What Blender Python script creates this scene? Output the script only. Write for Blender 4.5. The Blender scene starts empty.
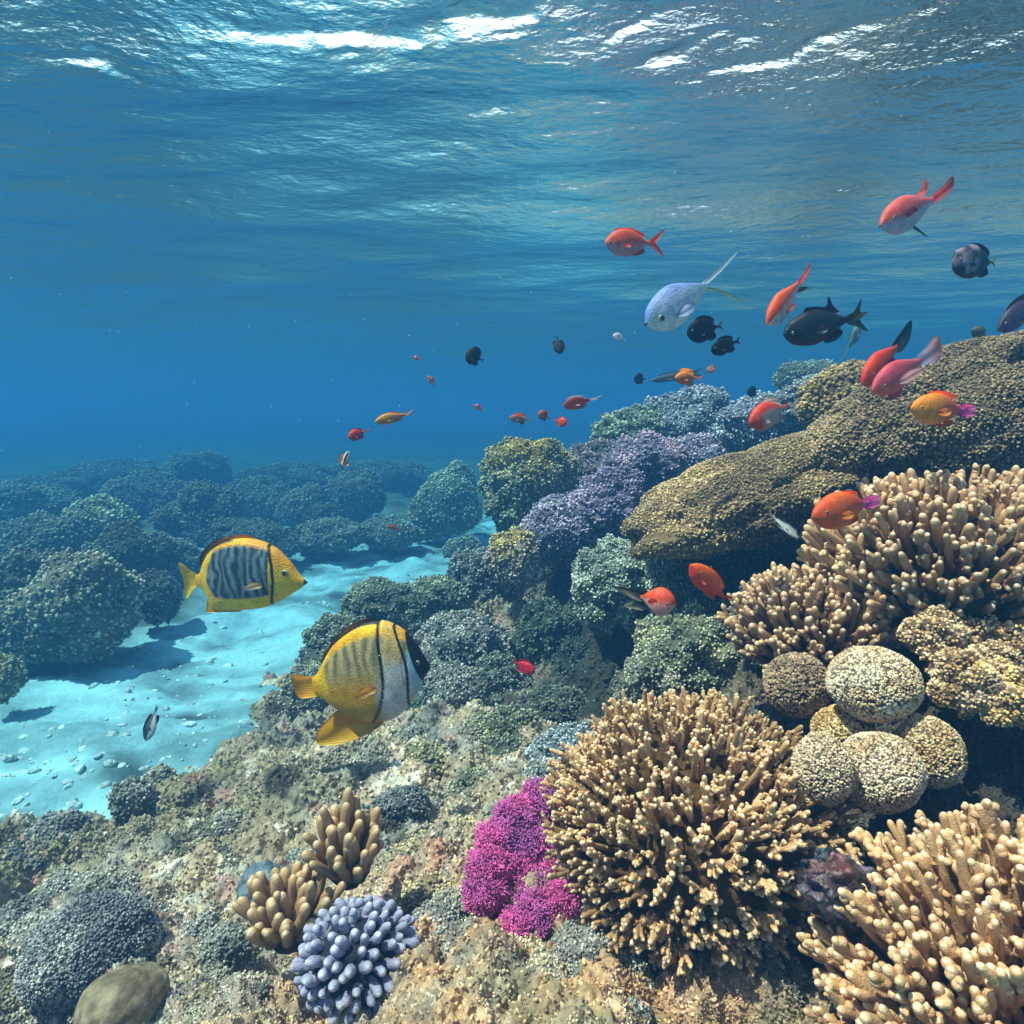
import bpy, bmesh, math, random
import numpy as np
from mathutils import Vector, Matrix
from mathutils.geometry import tessellate_polygon

# ------------------------------------------------------------------ camera, world, sun, exposure
S = bpy.context.scene
C = S.collection
FPX = 667.0                      # focal length in pixels of the 1024 frame
PITCH = math.radians(8.7)
cam_d = bpy.data.cameras.new('camera')
cam = bpy.data.objects.new('camera', cam_d); C.objects.link(cam)
cam_d.sensor_width = 36.0; cam_d.lens = 36.0 * FPX / 1024.0
cam_d.clip_start = 0.02; cam_d.clip_end = 400
cam.location = (0, 0, 0); cam.rotation_euler = (math.radians(90) - PITCH, 0, 0)
S.camera = cam

SUN_DIR = Vector((-0.46, -0.13, 1.0)).normalized()      # towards the sun
SUN_EL = math.asin(SUN_DIR.z)
W = bpy.data.worlds.new("World"); S.world = W; W.use_nodes = True
nt = W.node_tree
for n in list(nt.nodes): nt.nodes.remove(n)
wo = nt.nodes.new('ShaderNodeOutputWorld'); bg = nt.nodes.new('ShaderNodeBackground')
sky = nt.nodes.new('ShaderNodeTexSky'); sky.sky_type = 'NISHITA'; sky.sun_disc = False
sky.sun_elevation = SUN_EL
sky.sun_rotation = math.atan2(SUN_DIR.x, SUN_DIR.y)
bg.inputs['Strength'].default_value = 0.10
# white cloud added low in the sky to whiten surface slivers, blue above
wtc = nt.nodes.new('ShaderNodeTexCoord'); wsep = nt.nodes.new('ShaderNodeSeparateXYZ'); nt.links.new(wtc.outputs['Generated'], wsep.inputs[0])
wn = nt.nodes.new('ShaderNodeTexNoise'); wn.inputs['Scale'].default_value = 2.2; wn.inputs['Detail'].default_value = 6; nt.links.new(wtc.outputs['Generated'], wn.inputs['Vector'])
wa = nt.nodes.new('ShaderNodeMath'); wa.operation = 'MULTIPLY_ADD'; wa.inputs[1].default_value = 0.5; nt.links.new(wn.outputs[0], wa.inputs[0]); nt.links.new(wsep.outputs['Z'], wa.inputs[2])
wm = nt.nodes.new('ShaderNodeMapRange'); wm.inputs[1].default_value = 0.86; wm.inputs[2].default_value = 1.02; wm.inputs[3].default_value = 1.0; wm.inputs[4].default_value = 0.0; nt.links.new(wa.outputs[0], wm.inputs[0])
wx = nt.nodes.new('ShaderNodeMix'); wx.data_type = 'RGBA'; nt.links.new(wm.outputs[0], wx.inputs[0]); nt.links.new(sky.outputs[0], wx.inputs[6]); wx.inputs[7].default_value = (17, 18, 19, 1)
nt.links.new(wx.outputs[2], bg.inputs[0]); nt.links.new(bg.outputs[0], wo.inputs[0])
sl = bpy.data.lights.new('sun', 'SUN'); sl.energy = 5.0; sl.angle = math.radians(0.6)
sl.color = (1.0, 0.87, 0.68)
so = bpy.data.objects.new('sun', sl); C.objects.link(so)
so.rotation_euler = SUN_DIR.to_track_quat('Z', 'Y').to_euler(); so.location = (-3, -3, 8)
S.view_settings.view_transform = 'Standard'; S.view_settings.look = 'None'
S.view_settings.gamma = 1.0; S.view_settings.exposure = 0.86
S.cycles.use_denoising = True
S.cycles.max_bounces = 8; S.cycles.diffuse_bounces = 2; S.cycles.glossy_bounces = 3
S.cycles.transmission_bounces = 4; S.cycles.volume_bounces = 1; S.cycles.transparent_max_bounces = 8
S.cycles.caustics_reflective = False; S.cycles.caustics_refractive = False
S.cycles.sample_clamp_indirect = 4.0

WATER_Z = 1.0
SAND_Z = -1.45
rnd = random.Random(7)
rg = np.random.default_rng(11)

# ------------------------------------------------------------------ small helpers
cp, sp_ = math.cos(PITCH), math.sin(PITCH)
def P(px, py, d):
    cx = (px - 512) / FPX * d; cy = -(py - 512) / FPX * d
    return np.array([cx, sp_ * cy + cp * d, cp * cy - sp_ * d])
def M(px, d): return px * d / FPX         # size of px pixels at depth d
def depth_of(V): return V[:, 1] * cp - V[:, 2] * sp_
def lin(h):
    h = h.lstrip('#'); o = []
    for i in (0, 2, 4):
        c = int(h[i:i+2], 16) / 255.0
        o.append(c / 12.92 if c <= 0.04045 else ((c + 0.055) / 1.055) ** 2.4)
    return np.array(o)

def _h(i, j, k, seed):
    x = (i.astype(np.uint32) * np.uint32(73856093)) ^ (j.astype(np.uint32) * np.uint32(19349663)) ^ \
        (k.astype(np.uint32) * np.uint32(83492791)) ^ np.uint32((seed * 2654435761) & 0xffffffff)
    x ^= x >> np.uint32(16); x *= np.uint32(0x7feb352d); x ^= x >> np.uint32(15); x *= np.uint32(0x846ca68b); x ^= x >> np.uint32(16)
    return x.astype(np.float64) / 4294967296.0
def vnoise(Pn, seed=0):
    f = np.floor(Pn); u = Pn - f; f = f.astype(np.int64) + 100000; u = u * u * u * (u * (u * 6 - 15) + 10)
    i, j, k = f[:, 0], f[:, 1], f[:, 2]; r = 0
    for a in (0, 1):
        for b in (0, 1):
            for c in (0, 1):
                w = (u[:, 0] if a else 1 - u[:, 0]) * (u[:, 1] if b else 1 - u[:, 1]) * (u[:, 2] if c else 1 - u[:, 2])
                r = r + w * _h(i + a, j + b, k + c, seed)
    return r * 2 - 1
def fbm(Pn, o=4, seed=0, gain=0.5):
    r = 0; a = 1.0; s = 1.0
    for q in range(o):
        r = r + a * vnoise(Pn * s + q * 17.3, seed + q); a *= gain; s *= 2.03
    return r
def worley(Pn, seed=0):
    f = np.floor(Pn); fi = f.astype(np.int64) + 100000; best = np.full(len(Pn), 9.0)
    for a in (-1, 0, 1):
        for b in (-1, 0, 1):
            for c in (-1, 0, 1):
                i, j, k = fi[:, 0] + a, fi[:, 1] + b, fi[:, 2] + c
                dx = f[:, 0] + a + _h(i, j, k, seed + 1) - Pn[:, 0]
                dy = f[:, 1] + b + _h(i, j, k, seed + 2) - Pn[:, 1]
                dz = f[:, 2] + c + _h(i, j, k, seed + 3) - Pn[:, 2]
                best = np.minimum(best, dx * dx + dy * dy + dz * dz)
    return np.sqrt(best)
def billow(Pn, seed=0):                       # rounded bumps, about 0..1
    w = worley(Pn, seed); return np.clip(1 - w * w * 1.3, -0.3, 1)

def mk(name, V, T, mat, parent=None, col=None, smooth=True, loc=None):
    V = np.asarray(V, dtype=np.float32); T = np.asarray(T, dtype=np.int32)
    me = bpy.data.meshes.new(name)
    me.vertices.add(len(V)); me.vertices.foreach_set('co', V.ravel())
    n = len(T); w = T.shape[1]
    me.loops.add(n * w); me.loops.foreach_set('vertex_index', T.ravel())
    me.polygons.add(n); me.polygons.foreach_set('loop_start', np.arange(0, n * w, w, dtype=np.int32))
    me.polygons.foreach_set('loop_total', np.full(n, w, dtype=np.int32))
    me.polygons.foreach_set('use_smooth', np.full(n, smooth, dtype=bool))
    me.update(calc_edges=True); me.validate()
    if col is not None:
        col = np.asarray(col, dtype=np.float32)
        if col.ndim == 1: col = np.tile(col, (len(V), 1))
        ca = me.color_attributes.new('Col', 'FLOAT_COLOR', 'POINT')
        ca.data.foreach_set('color', np.hstack([np.clip(col, 0, 1), np.ones((len(V), 1), dtype=np.float32)]).astype(np.float32).ravel())
    me.materials.append(mat)
    o = bpy.data.objects.new(name, me); C.objects.link(o)
    if parent is not None: o.parent = parent
    if loc is not None: o.location = loc
    return o
def tag(o, label=None, cat=None, group=None, kind=None):
    if label: o['label'] = label
    if cat: o['category'] = cat
    if group: o['group'] = group
    if kind: o['kind'] = kind
    return o
def thing(name, label, cat, loc, group=None):
    o = bpy.data.objects.new(name, None); C.objects.link(o); o.location = [float(v) for v in loc]
    o.empty_display_size = 0.05
    return tag(o, label, cat, group)

_ico = {}
def ico(sub):
    if sub not in _ico:
        bm = bmesh.new(); bmesh.ops.create_icosphere(bm, subdivisions=sub, radius=1.0)
        V = np.array([v.co[:] for v in bm.verts]); T = np.array([[v.index for v in f.verts] for f in bm.faces]); bm.free()
        _ico[sub] = (V, T)
    return _ico[sub]
def normals(V, T):
    fn = np.cross(V[T[:, 1]] - V[T[:, 0]], V[T[:, 2]] - V[T[:, 0]])
    N = np.zeros_like(V)
    for k in range(3): np.add.at(N, T[:, k], fn)
    return N / np.maximum(np.linalg.norm(N, axis=1, keepdims=True), 1e-12), fn
def unit(v): return v / np.maximum(np.linalg.norm(v, axis=-1, keepdims=True), 1e-12)
def frames(D, r):
    D = unit(D); a = unit(r.normal(size=D.shape)); X = unit(np.cross(a, D)); Y = np.cross(D, X)
    return np.stack([X, Y, D], axis=2)
def ringtemplate(seg, prof):                   # prof: list of (radius, height), ends in a point
    V = []; T = []
    for r_, h_ in prof[:-1]:
        for s in range(seg):
            a = 2 * math.pi * s / seg; V.append((r_ * math.cos(a), r_ * math.sin(a), h_))
    V.append((0, 0, prof[-1][1])); k = len(prof) - 1
    for q in range(k - 1):
        for s in range(seg):
            a, b = q * seg + s, q * seg + (s + 1) % seg; T += [(a, b, b + seg), (a, b + seg, a + seg)]
    for s in range(seg): T.append(((k - 1) * seg + s, (k - 1) * seg + (s + 1) % seg, k * seg))
    return np.array(V, float), np.array(T)
STUB = ringtemplate(5, [(0.55, -0.35), (0.62, 0.4), (0.42, 0.85), (0, 1.0)])
STUB4 = ringtemplate(4, [(0.6, -0.3), (0.5, 0.55), (0, 0.9)])
TWIG = ringtemplate(4, [(0.16, -0.3), (0.13, 0.7), (0.24, 1.0), (0, 1.2)])
def tuft(n, seed, spread=0.8, tmpl=STUB):
    r = np.random.default_rng(seed); Vs, Ts = [], []; off = 0
    for q in range(n):
        d = unit(np.array([r.normal() * spread, r.normal() * spread, 1.0]))
        R = frames(d[None], r)[0]; s = 0.6 + 0.5 * r.random()
        V = (tmpl[0] * np.array([0.62, 0.62, 1.0])) @ R.T * s
        Vs.append(V + np.array([r.normal() * 0.25, r.normal() * 0.25, 0])); Ts.append(tmpl[1] + off); off += len(V)
    return np.vstack(Vs), np.vstack(Ts)
KNOB = ringtemplate(4, [(0.34, -0.4), (0.42, 0.35), (0.52, 0.75), (0, 1.05)]); TUFT = tuft(2, 5, 0.6, KNOB); THINTUFT = tuft(5, 9, 0.9, TWIG)
def stamp(tmpl, pos, D, size, r, squash=None):
    tv, tt = tmpl; n = len(pos); R = frames(D, r)
    sc = size[:, None, None] if np.ndim(size) else size
    tvs = tv[None] * sc
    if squash is not None: tvs = tvs * np.stack([np.ones(n), np.ones(n), squash], 1)[:, None, :]
    V = np.einsum('nij,nkj->nki', R, tvs) + pos[:, None, :]
    T = tt[None] + (np.arange(n) * len(tv))[:, None, None]
    return V.reshape(-1, 3), T.reshape(-1, 3)
def sample(V, T, n, r, wt=None):
    N, fn = normals(V, T); A = np.linalg.norm(fn, axis=1)
    if wt is not None: A = A * wt
    f = r.choice(len(T), n, p=A / A.sum()); u = r.random((n, 2)); m = u.sum(1) > 1; u[m] = 1 - u[m]
    b = np.stack([1 - u.sum(1), u[:, 0], u[:, 1]], 1)
    return np.einsum('nk,nkj->nj', b, V[T[f]]), unit(np.einsum('nk,nkj->nj', b, N[T[f]])), f

# ------------------------------------------------------------------ materials
def nodes(name):
    m = bpy.data.materials.new(name); m.use_nodes = True; t = m.node_tree
    b = t.nodes['Principled BSDF']
    return m, t, b
def coral_mat(name, rough=0.8, scale=60, bump=0.5, dist=0.004, var=(0.62, 1.25), vor=False, spec=0.25, sss=0.0):
    m, t, b = nodes(name); L = t.links.new
    at = t.nodes.new('ShaderNodeAttribute'); at.attribute_name = 'Col'
    tc = t.nodes.new('ShaderNodeTexCoord')
    nz = t.nodes.new('ShaderNodeTexNoise'); nz.inputs['Scale'].default_value = scale; nz.inputs['Detail'].default_value = 5; nz.inputs['Roughness'].default_value = 0.65
    L(tc.outputs['Object'], nz.inputs['Vector'])
    mr = t.nodes.new('ShaderNodeMapRange'); mr.inputs[1].default_value = 0.3; mr.inputs[2].default_value = 0.7; mr.inputs[3].default_value = var[0]; mr.inputs[4].default_value = var[1]
    L(nz.outputs['Fac'], mr.inputs[0])
    vm = t.nodes.new('ShaderNodeVectorMath'); vm.operation = 'SCALE'; L(at.outputs['Color'], vm.inputs[0]); L(mr.outputs[0], vm.inputs['Scale'])
    L(vm.outputs[0], b.inputs['Base Color'])
    bp = t.nodes.new('ShaderNodeBump'); bp.inputs['Strength'].default_value = bump; bp.inputs['Distance'].default_value = dist
    if vor:
        vo = t.nodes.new('ShaderNodeTexVoronoi'); vo.inputs['Scale'].default_value = scale * 1.6; L(tc.outputs['Object'], vo.inputs['Vector'])
        ma = t.nodes.new('ShaderNodeMath'); ma.operation = 'SUBTRACT'; L(nz.outputs['Fac'], ma.inputs[0]); L(vo.outputs['Distance'], ma.inputs[1]); L(ma.outputs[0], bp.inputs['Height'])
    else: L(nz.outputs['Fac'], bp.inputs['Height'])
    L(bp.outputs[0], b.inputs['Normal'])
    b.inputs['Roughness'].default_value = rough; b.inputs['Specular IOR Level'].default_value = spec
    if sss:
        b.inputs['Subsurface Weight'].default_value = sss; b.inputs['Subsurface Scale'].default_value = 0.01
    return m
MC = coral_mat('coral_skin', 0.8, 90, 0.5, 0.003)
MCORE = coral_mat('coral_core', 0.9, 45, 0.8, 0.01, (0.5, 1.1), vor=True)
MFING = coral_mat('finger_coral_skin', 0.62, 240, 0.55, 0.0016, (0.82, 1.12), vor=True, spec=0.35)
MSOFT = coral_mat('soft_coral_skin', 0.65, 120, 0.2, 0.002, (0.8, 1.2))
MROCK = coral_mat('reef_rock', 0.9, 26, 0.9, 0.018, (0.45, 1.35), vor=True)
MTURF = coral_mat('turf_algae', 0.9, 60, 0.2, 0.002)
MSHELL = coral_mat('wet_shell', 0.38, 26, 1.0, 0.02, (0.25, 1.6), vor=True, spec=0.6)

def fish_mat(name, rough=0.38, scales=90, bump=0.22):
    m, t, b = nodes(name); L = t.links.new
    at = t.nodes.new('ShaderNodeAttribute'); at.attribute_name = 'Col'
    tc = t.nodes.new('ShaderNodeTexCoord')
    vo = t.nodes.new('ShaderNodeTexVoronoi'); vo.inputs['Scale'].default_value = scales; L(tc.outputs['Object'], vo.inputs['Vector'])
    nz = t.nodes.new('ShaderNodeTexNoise'); nz.inputs['Scale'].default_value = 14; nz.inputs['Detail'].default_value = 6; L(tc.outputs['Object'], nz.inputs['Vector'])
    mr = t.nodes.new('ShaderNodeMapRange'); mr.inputs[1].default_value = 0.3; mr.inputs[2].default_value = 0.7; mr.inputs[3].default_value = 0.8; mr.inputs[4].default_value = 1.15; L(nz.outputs['Fac'], mr.inputs[0])
    sc = t.nodes.new('ShaderNodeMapRange'); sc.inputs[1].default_value = 0.2; sc.inputs[2].default_value = 0.75; sc.inputs[3].default_value = 1.06; sc.inputs[4].default_value = 0.72; L(vo.outputs['Distance'], sc.inputs[0])
    mm = t.nodes.new('ShaderNodeMath'); mm.operation = 'MULTIPLY'; L(mr.outputs[0], mm.inputs[0]); L(sc.outputs[0], mm.inputs[1])
    vm = t.nodes.new('ShaderNodeVectorMath'); vm.operation = 'SCALE'; L(at.outputs['Color'], vm.inputs[0]); L(mm.outputs[0], vm.inputs['Scale']); L(vm.outputs[0], b.inputs['Base Color'])
    bp = t.nodes.new('ShaderNodeBump'); bp.inputs['Strength'].default_value = bump; bp.inputs['Distance'].default_value = 0.02; L(vo.outputs['Distance'], bp.inputs['Height']); L(bp.outputs[0], b.inputs['Normal'])
    b.inputs['Roughness'].default_value = rough; b.inputs['Specular IOR Level'].default_value = 0.3
    return m
MFISH = fish_mat('fish_skin')
def fin_mat():
    m, t, b = nodes('fish_fin'); L = t.links.new
    at = t.nodes.new('ShaderNodeAttribute'); at.attribute_name = 'Col'
    tc = t.nodes.new('ShaderNodeTexCoord'); wv = t.nodes.new('ShaderNodeTexWave'); wv.inputs['Scale'].default_value = 18; wv.inputs['Distortion'].default_value = 1.5
    wv.bands_direction = 'Z'; L(tc.outputs['Object'], wv.inputs['Vector'])
    mr = t.nodes.new('ShaderNodeMapRange'); mr.inputs[3].default_value = 0.68; mr.inputs[4].default_value = 1.08; L(wv.outputs['Fac'], mr.inputs[0])
    vm = t.nodes.new('ShaderNodeVectorMath'); vm.operation = 'SCALE'; L(at.outputs['Color'], vm.inputs[0]); L(mr.outputs[0], vm.inputs['Scale']); L(vm.outputs[0], b.inputs['Base Color'])
    bp = t.nodes.new('ShaderNodeBump'); bp.inputs['Strength'].default_value = 0.12; bp.inputs['Distance'].default_value = 0.01; L(wv.outputs['Fac'], bp.inputs['Height']); L(bp.outputs[0], b.inputs['Normal'])
    b.inputs['Roughness'].default_value = 0.45
    tr = t.nodes.new('ShaderNodeBsdfTranslucent'); L(at.outputs['Color'], tr.inputs['Color'])
    mx = t.nodes.new('ShaderNodeMixShader'); mx.inputs[0].default_value = 0.45
    L(b.outputs[0], mx.inputs[1]); L(tr.outputs[0], mx.inputs[2]); L(mx.outputs[0], t.nodes['Material Output'].inputs[0])
    return m
MFIN = fin_mat()
def plain(name, col, rough=0.2, spec=0.6):
    m, t, b = nodes(name); b.inputs['Base Color'].default_value = (*col, 1); b.inputs['Roughness'].default_value = rough; b.inputs['Specular IOR Level'].default_value = spec
    nz = t.nodes.new('ShaderNodeTexNoise'); nz.inputs['Scale'].default_value = 300
    bp = t.nodes.new('ShaderNodeBump'); bp.inputs['Strength'].default_value = 0.05; t.links.new(nz.outputs[0], bp.inputs['Height']); t.links.new(bp.outputs[0], b.inputs['Normal'])
    return m
MEYE = plain('eye_ring', (0.35, 0.28, 0.2)); MPUP = plain('eye_pupil', (0.008, 0.008, 0.01), 0.1, 0.8); MMOUTH = plain('mouth_dark', (0.02, 0.015, 0.015), 0.4)

# ------------------------------------------------------------------ water surface
def log_axis(lo, hi, c, h0, gr):
    a = [c]; h = h0
    while a[-1] < hi: a.append(a[-1] + h); h *= gr
    a[-1] = hi; b = [c]; h = h0
    while b[-1] > lo: b.append(b[-1] - h); h *= gr
    b[-1] = lo
    return np.array(b[:0:-1] + a)
def grid(xs, ys):
    X, Y = np.meshgrid(xs, ys); nx, ny = len(xs), len(ys)
    i = np.arange((ny - 1) * (nx - 1)); r, c = i // (nx - 1), i % (nx - 1); a = r * nx + c
    return X.ravel(), Y.ravel(), np.stack([a, a + 1, a + nx + 1, a + nx], 1)
def water():
    x, y, Q = grid(log_axis(-42, 42, 0.0, 0.009, 1.0085), log_axis(-18, 66, 1.9, 0.008, 1.0085))
    z = np.zeros_like(x)
    D = np.hypot(x, y - 1)
    fade = 1 / (1 + (D / 14) ** 2)
    for (lam, ang, amp, ph) in ((2.6, 72, .040, .6), (1.7, 100, .026, 2.1), (1.15, 60, .020, 4.0), (.8, 88, .011, 1.1), (.55, 115, .006, 3.3), (.42, 70, .0045, 0.2)):
        a = math.radians(ang); k = 2 * math.pi / lam
        u = (x * math.cos(a) + y * math.sin(a))
        wrp = vnoise(np.stack([x * .55, y * .55, x * 0 + lam], 1), 31) * 1.6
        s = np.sin(k * u + ph + wrp); z += amp * (s + 0.28 * np.cos(2 * (k * u + ph + wrp)))
    z += 0.012 * fbm(np.stack([x * 1.3 + y * .4, y * 2.6, x * 0], 1), 4, 41)
    z *= fade * 0.5
    # short steep crests of the wind chop close overhead
    q = np.stack([x, y, x * 0], 1)
    for pts, sg, am in (([(225, 6), (290, 30), (360, 34), (430, 22), (500, 12), (590, 2)], .052, .034), ([(-30, 40), (40, 46), (90, 44), (130, 62), (175, 84)], .017, .011),
                        ([(500, 34), (545, 34)], .012, .008), ([(605, 42), (650, 24)], .014, .009), ([(640, 56), (700, 50), (755, 40)], .022, .014),
                        ([(685, 76), (760, 62), (840, 48), (905, 18), (985, 0)], .024, .016), ([(468, 124), (520, 108)], .015, .009), ([(505, 184), (514, 182)], .010, .006)):
        w = []
        for (px, py) in pts:
            v = P(px, py, 1.0); k = WATER_Z / v[2]; w.append((v[0] * k, v[1] * k))
        w = np.array(w); best = np.full(len(x), 9.0); tt = np.zeros(len(x)); sgn = np.zeros(len(x)); nseg = len(w) - 1
        near = (x > w[:, 0].min() - .4) & (x < w[:, 0].max() + .4) & (y > w[:, 1].min() - .4) & (y < w[:, 1].max() + .4)
        ii = np.nonzero(near)[0]; xx = x[ii] + 0.05 * vnoise(q[ii] * 9, 77); yv = y[ii] + 0.05 * vnoise(q[ii] * 9, 78) + 0.02 * vnoise(q[ii] * 26, 79)
        bd = np.full(len(ii), 9.0); bt = np.zeros(len(ii))
        for k in range(nseg):
            a, b = w[k], w[k + 1]; ab = b - a; t = np.clip(((xx - a[0]) * ab[0] + (yv - a[1]) * ab[1]) / (ab @ ab), 0, 1)
            dd = np.hypot(xx - a[0] - t * ab[0], yv - a[1] - t * ab[1]); m_ = dd < bd; bd[m_] = dd[m_]; bt[m_] = ((k + t) / nseg)[m_]
        env = np.sqrt(np.clip(np.sin(np.pi * np.clip(bt, .02, .98)), 0, 1)) * (0.8 + 0.35 * vnoise(q[ii] * 5, 80))
        z[ii] += am * env * np.exp(-(bd / sg) ** 2 / 2 * 1.0)
    V = np.stack([x, y, WATER_Z + z], 1)
    m, t, b = nodes('water_surface'); L = t.links.new
    t.nodes.remove(b)
    tc = t.nodes.new('ShaderNodeTexCoord')
    def nz(sc, scale, det, loc=(0, 0, 0), rot=0.0):
        mp = t.nodes.new('ShaderNodeMapping'); mp.inputs['Scale'].default_value = sc; mp.inputs['Rotation'].default_value = (0, 0, rot); L(tc.outputs['Object'], mp.inputs[0])
        n = t.nodes.new('ShaderNodeTexNoise'); n.inputs['Scale'].default_value = scale; n.inputs['Detail'].default_value = det; n.inputs['Roughness'].default_value = 0.55; L(mp.outputs[0], n.inputs['Vector']); return n
    n1 = nz((1, 1.5, 1), 3.8, 5, rot=0.4); n2 = nz((1, 1.2, 1), 18, 6, rot=-0.3)
    b1 = t.nodes.new('ShaderNodeBump'); b1.inputs['Strength'].default_value = 1.0; b1.inputs['Distance'].default_value = 0.024; L(n1.outputs[0], b1.inputs['Height'])
    b2 = t.nodes.new('ShaderNodeBump'); b2.inputs['Strength'].default_value = 1.0; b2.inputs['Distance'].default_value = 0.0085; L(n2.outputs[0], b2.inputs['Height']); L(b1.outputs[0], b2.inputs['Normal'])
    fr = t.nodes.new('ShaderNodeFresnel'); fr.inputs['IOR'].default_value = 1.33; L(b2.outputs[0], fr.inputs['Normal'])
    gl = t.nodes.new('ShaderNodeBsdfGlossy'); gl.inputs['Roughness'].default_value = 0.05; gl.inputs['Color'].default_value = (0.96, 0.98, 1, 1); L(b2.outputs[0], gl.inputs['Normal'])
    tr = t.nodes.new('ShaderNodeBsdfTransparent')
    mx = t.nodes.new('ShaderNodeMixShader'); L(fr.outputs[0], mx.inputs[0]); L(tr.outputs[0], mx.inputs[1]); L(gl.outputs[0], mx.inputs[2])
    L(mx.outputs[0], t.nodes['Material Output'].inputs[0])
    o = mk('water_surface', V, Q, m); tag(o, kind='structure')
water()

# ------------------------------------------------------------------ sandy sea floor
def sand_h(x, y):
    q = np.stack([x, y, x * 0], 1)
    wq = q + 0.25 * np.stack([vnoise(q * 1.7, 51), vnoise(q * 1.7, 52), x * 0], 1)
    h = 0.06 * fbm(q * 0.7, 3, 3) + 0.022 * fbm(wq * np.array([1.5, 2.2, 1]), 3, 5) + 0.05 * (billow(wq * 3.0, 8) - .5) + 0.036 * (billow(wq * 6.0 + 0.3, 9) - .5) + 0.016 * (billow(wq * 14 + 0.3, 10) - .5) + 0.010 * fbm(q * 16, 3, 13)
    return SAND_Z + h
def sand():
    x, y, Q = grid(log_axis(-41, 41, -1.0, 0.028, 1.010), log_axis(-17, 65, 3.0, 0.028, 1.010))
    z = sand_h(x, y)
    q = np.stack([x, y, x * 0], 1)
    wq = q + 0.25 * np.stack([vnoise(q * 1.7, 51), vnoise(q * 1.7, 52), x * 0], 1)
    n = fbm(wq * 1.8, 4, 21); n5 = fbm(wq * np.array([4.5, 8, 1]), 4, 23); w = billow(wq * 3.0, 8)
    base = lin('#8cc0cc')[None] * np.clip(0.62 + 0.34 * n[:, None] + 0.42 * n5[:, None] + 0.20 * w[:, None], 0.16, 1.25)
    # rubble and dead reef replace the sand far out and between the coral heads on the left
    edge = 0.5 * fbm(q * 0.8, 3, 25)
    far = np.clip((y - 9.2 + edge * 2.4 - 0.25 * x) / 0.8, 0, 1)
    left = np.clip((-x * 1.0 - 2.15 - 0.30 * (y - 4) + edge * .8) / 0.35, 0, 1) * np.clip((y - 4.2 + edge) / 0.5, 0, 1)
    f = np.maximum(far, left)[:, None]
    base = base * (1 - f) + lin('#56604e')[None] * (0.8 + 0.5 * n5[:, None]) * f
    z = z + f[:, 0] * 0.12 * (billow(q * 1.1, 26) - .2) 
    m = coral_mat('sand', 0.9, 30, 0.6, 0.02, (0.82, 1.08))
    o = mk('sand_floor', np.stack([x, y, z], 1), Q, m, col=base); tag(o, kind='structure')
sand()

def pebbles():
    r = np.random.default_rng(19); n = 5200
    y = 1.6 * np.exp(r.random(n) * math.log(8.5 / 1.6)); x = (r.random(n) * 2 - 1.25) * y * .8
    keep = vnoise(np.stack([x * 1.6, y * 1.6, x * 0], 1), 91) + .5 * vnoise(np.stack([x * 5, y * 5, x * 0], 1), 92) > r.random(n) * .9 - .5
    x, y = x[keep], y[keep]; n = len(x); pos = np.stack([x, y, sand_h(x, y) - .002], 1)
    size = (0.006 + 0.026 * r.random(n) ** 3.5)
    tv, tt = ico(2); tv = tv * (1 + .22 * fbm(tv * 1.5 + 3, 2, 4))[:, None]
    V, T = stamp((tv * np.array([1, .8, .5]), tt), pos, np.array([[0, 0, 1.0]]) + r.normal(size=(n, 3)) * .25, size, r)
    c = lin('#b8d4d4') * (0.75 + .55 * r.random((n, 1))); c = np.repeat(c, len(tv), axis=0)
    tag(mk('pebbles', V, T, MROCK, None, c), 'pale pebbles and shell bits strewn over the sand channel', 'pebbles', kind='stuff')
pebbles()

# ------------------------------------------------------------------ reef ground: one rocky slope rising to the right
CTRL = [(-60,1060,1.3),(0,1024,1.35),(250,1024,1.18),(500,1024,1.02),(750,1040,1.05),(1024,1060,1.0),(1150,1000,1.0),
 (-80,900,1.75),(0,905,1.72),(60,850,1.98),(150,800,2.2),(230,770,2.45),(290,745,2.75),(300,705,3.1),(330,660,3.6),(400,625,3.9),(470,590,4.5),
 (200,900,1.65),(350,900,1.45),(450,880,1.4),(350,800,2.0),(450,800,1.95),(420,730,2.6),(500,760,2.15),
 (480,680,3.0),(540,720,2.6),(560,660,3.2),(540,600,3.8),(600,620,3.3),(590,760,1.9),(560,960,1.12),(650,960,1.15),(740,900,1.35),(800,840,1.5),
 (680,700,2.1),(720,640,2.3),(640,600,3.0),(700,560,2.9),(560,540,4.1),(600,500,4.3),(680,470,4.3),(740,440,4.4),(800,420,4.3),(900,430,3.0),(1000,420,2.6),
 (860,600,1.75),(950,560,1.7),(1024,520,1.7),(870,760,1.4),(960,800,1.3),(1024,760,1.25),(820,680,1.6),(960,900,1.15),(900,700,1.45),(1000,680,1.4)]
ctrlP = [P(*c) for c in CTRL]
ctrlP += [np.array(v, float) for v in [(-3.2,3.0,-1.75),(-2.2,3.6,-1.75),(-1.5,4.2,-1.75),(-1.2,5.0,-1.8),(-.9,6.2,-1.85),(0,7.6,-1.9),(1.0,9,-1.7),(-4,2,-1.8),
   (-1.6,2.75,-1.62),(-.95,3.3,-1.65),
   (-2,0.6,-1.35),(-1,0.2,-1.15),(0,-.3,-1.05),(1,-.3,-.85),(2,.2,-.5),(-2,-1.5,-1.4),(0,-2,-1.3),(2,-1.5,-.9),(3,1,-.1),(3.2,2.5,.1),(3.4,4,.1),(2.8,6,-.4),(4,8,-.9),(5,5,0.0),(2,8,-1.2),(4.5,1,.0),(5,-2,-.6),(6,9,-1.0),(7,3,-.1)]]
ctrlP = np.array(ctrlP)
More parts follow.
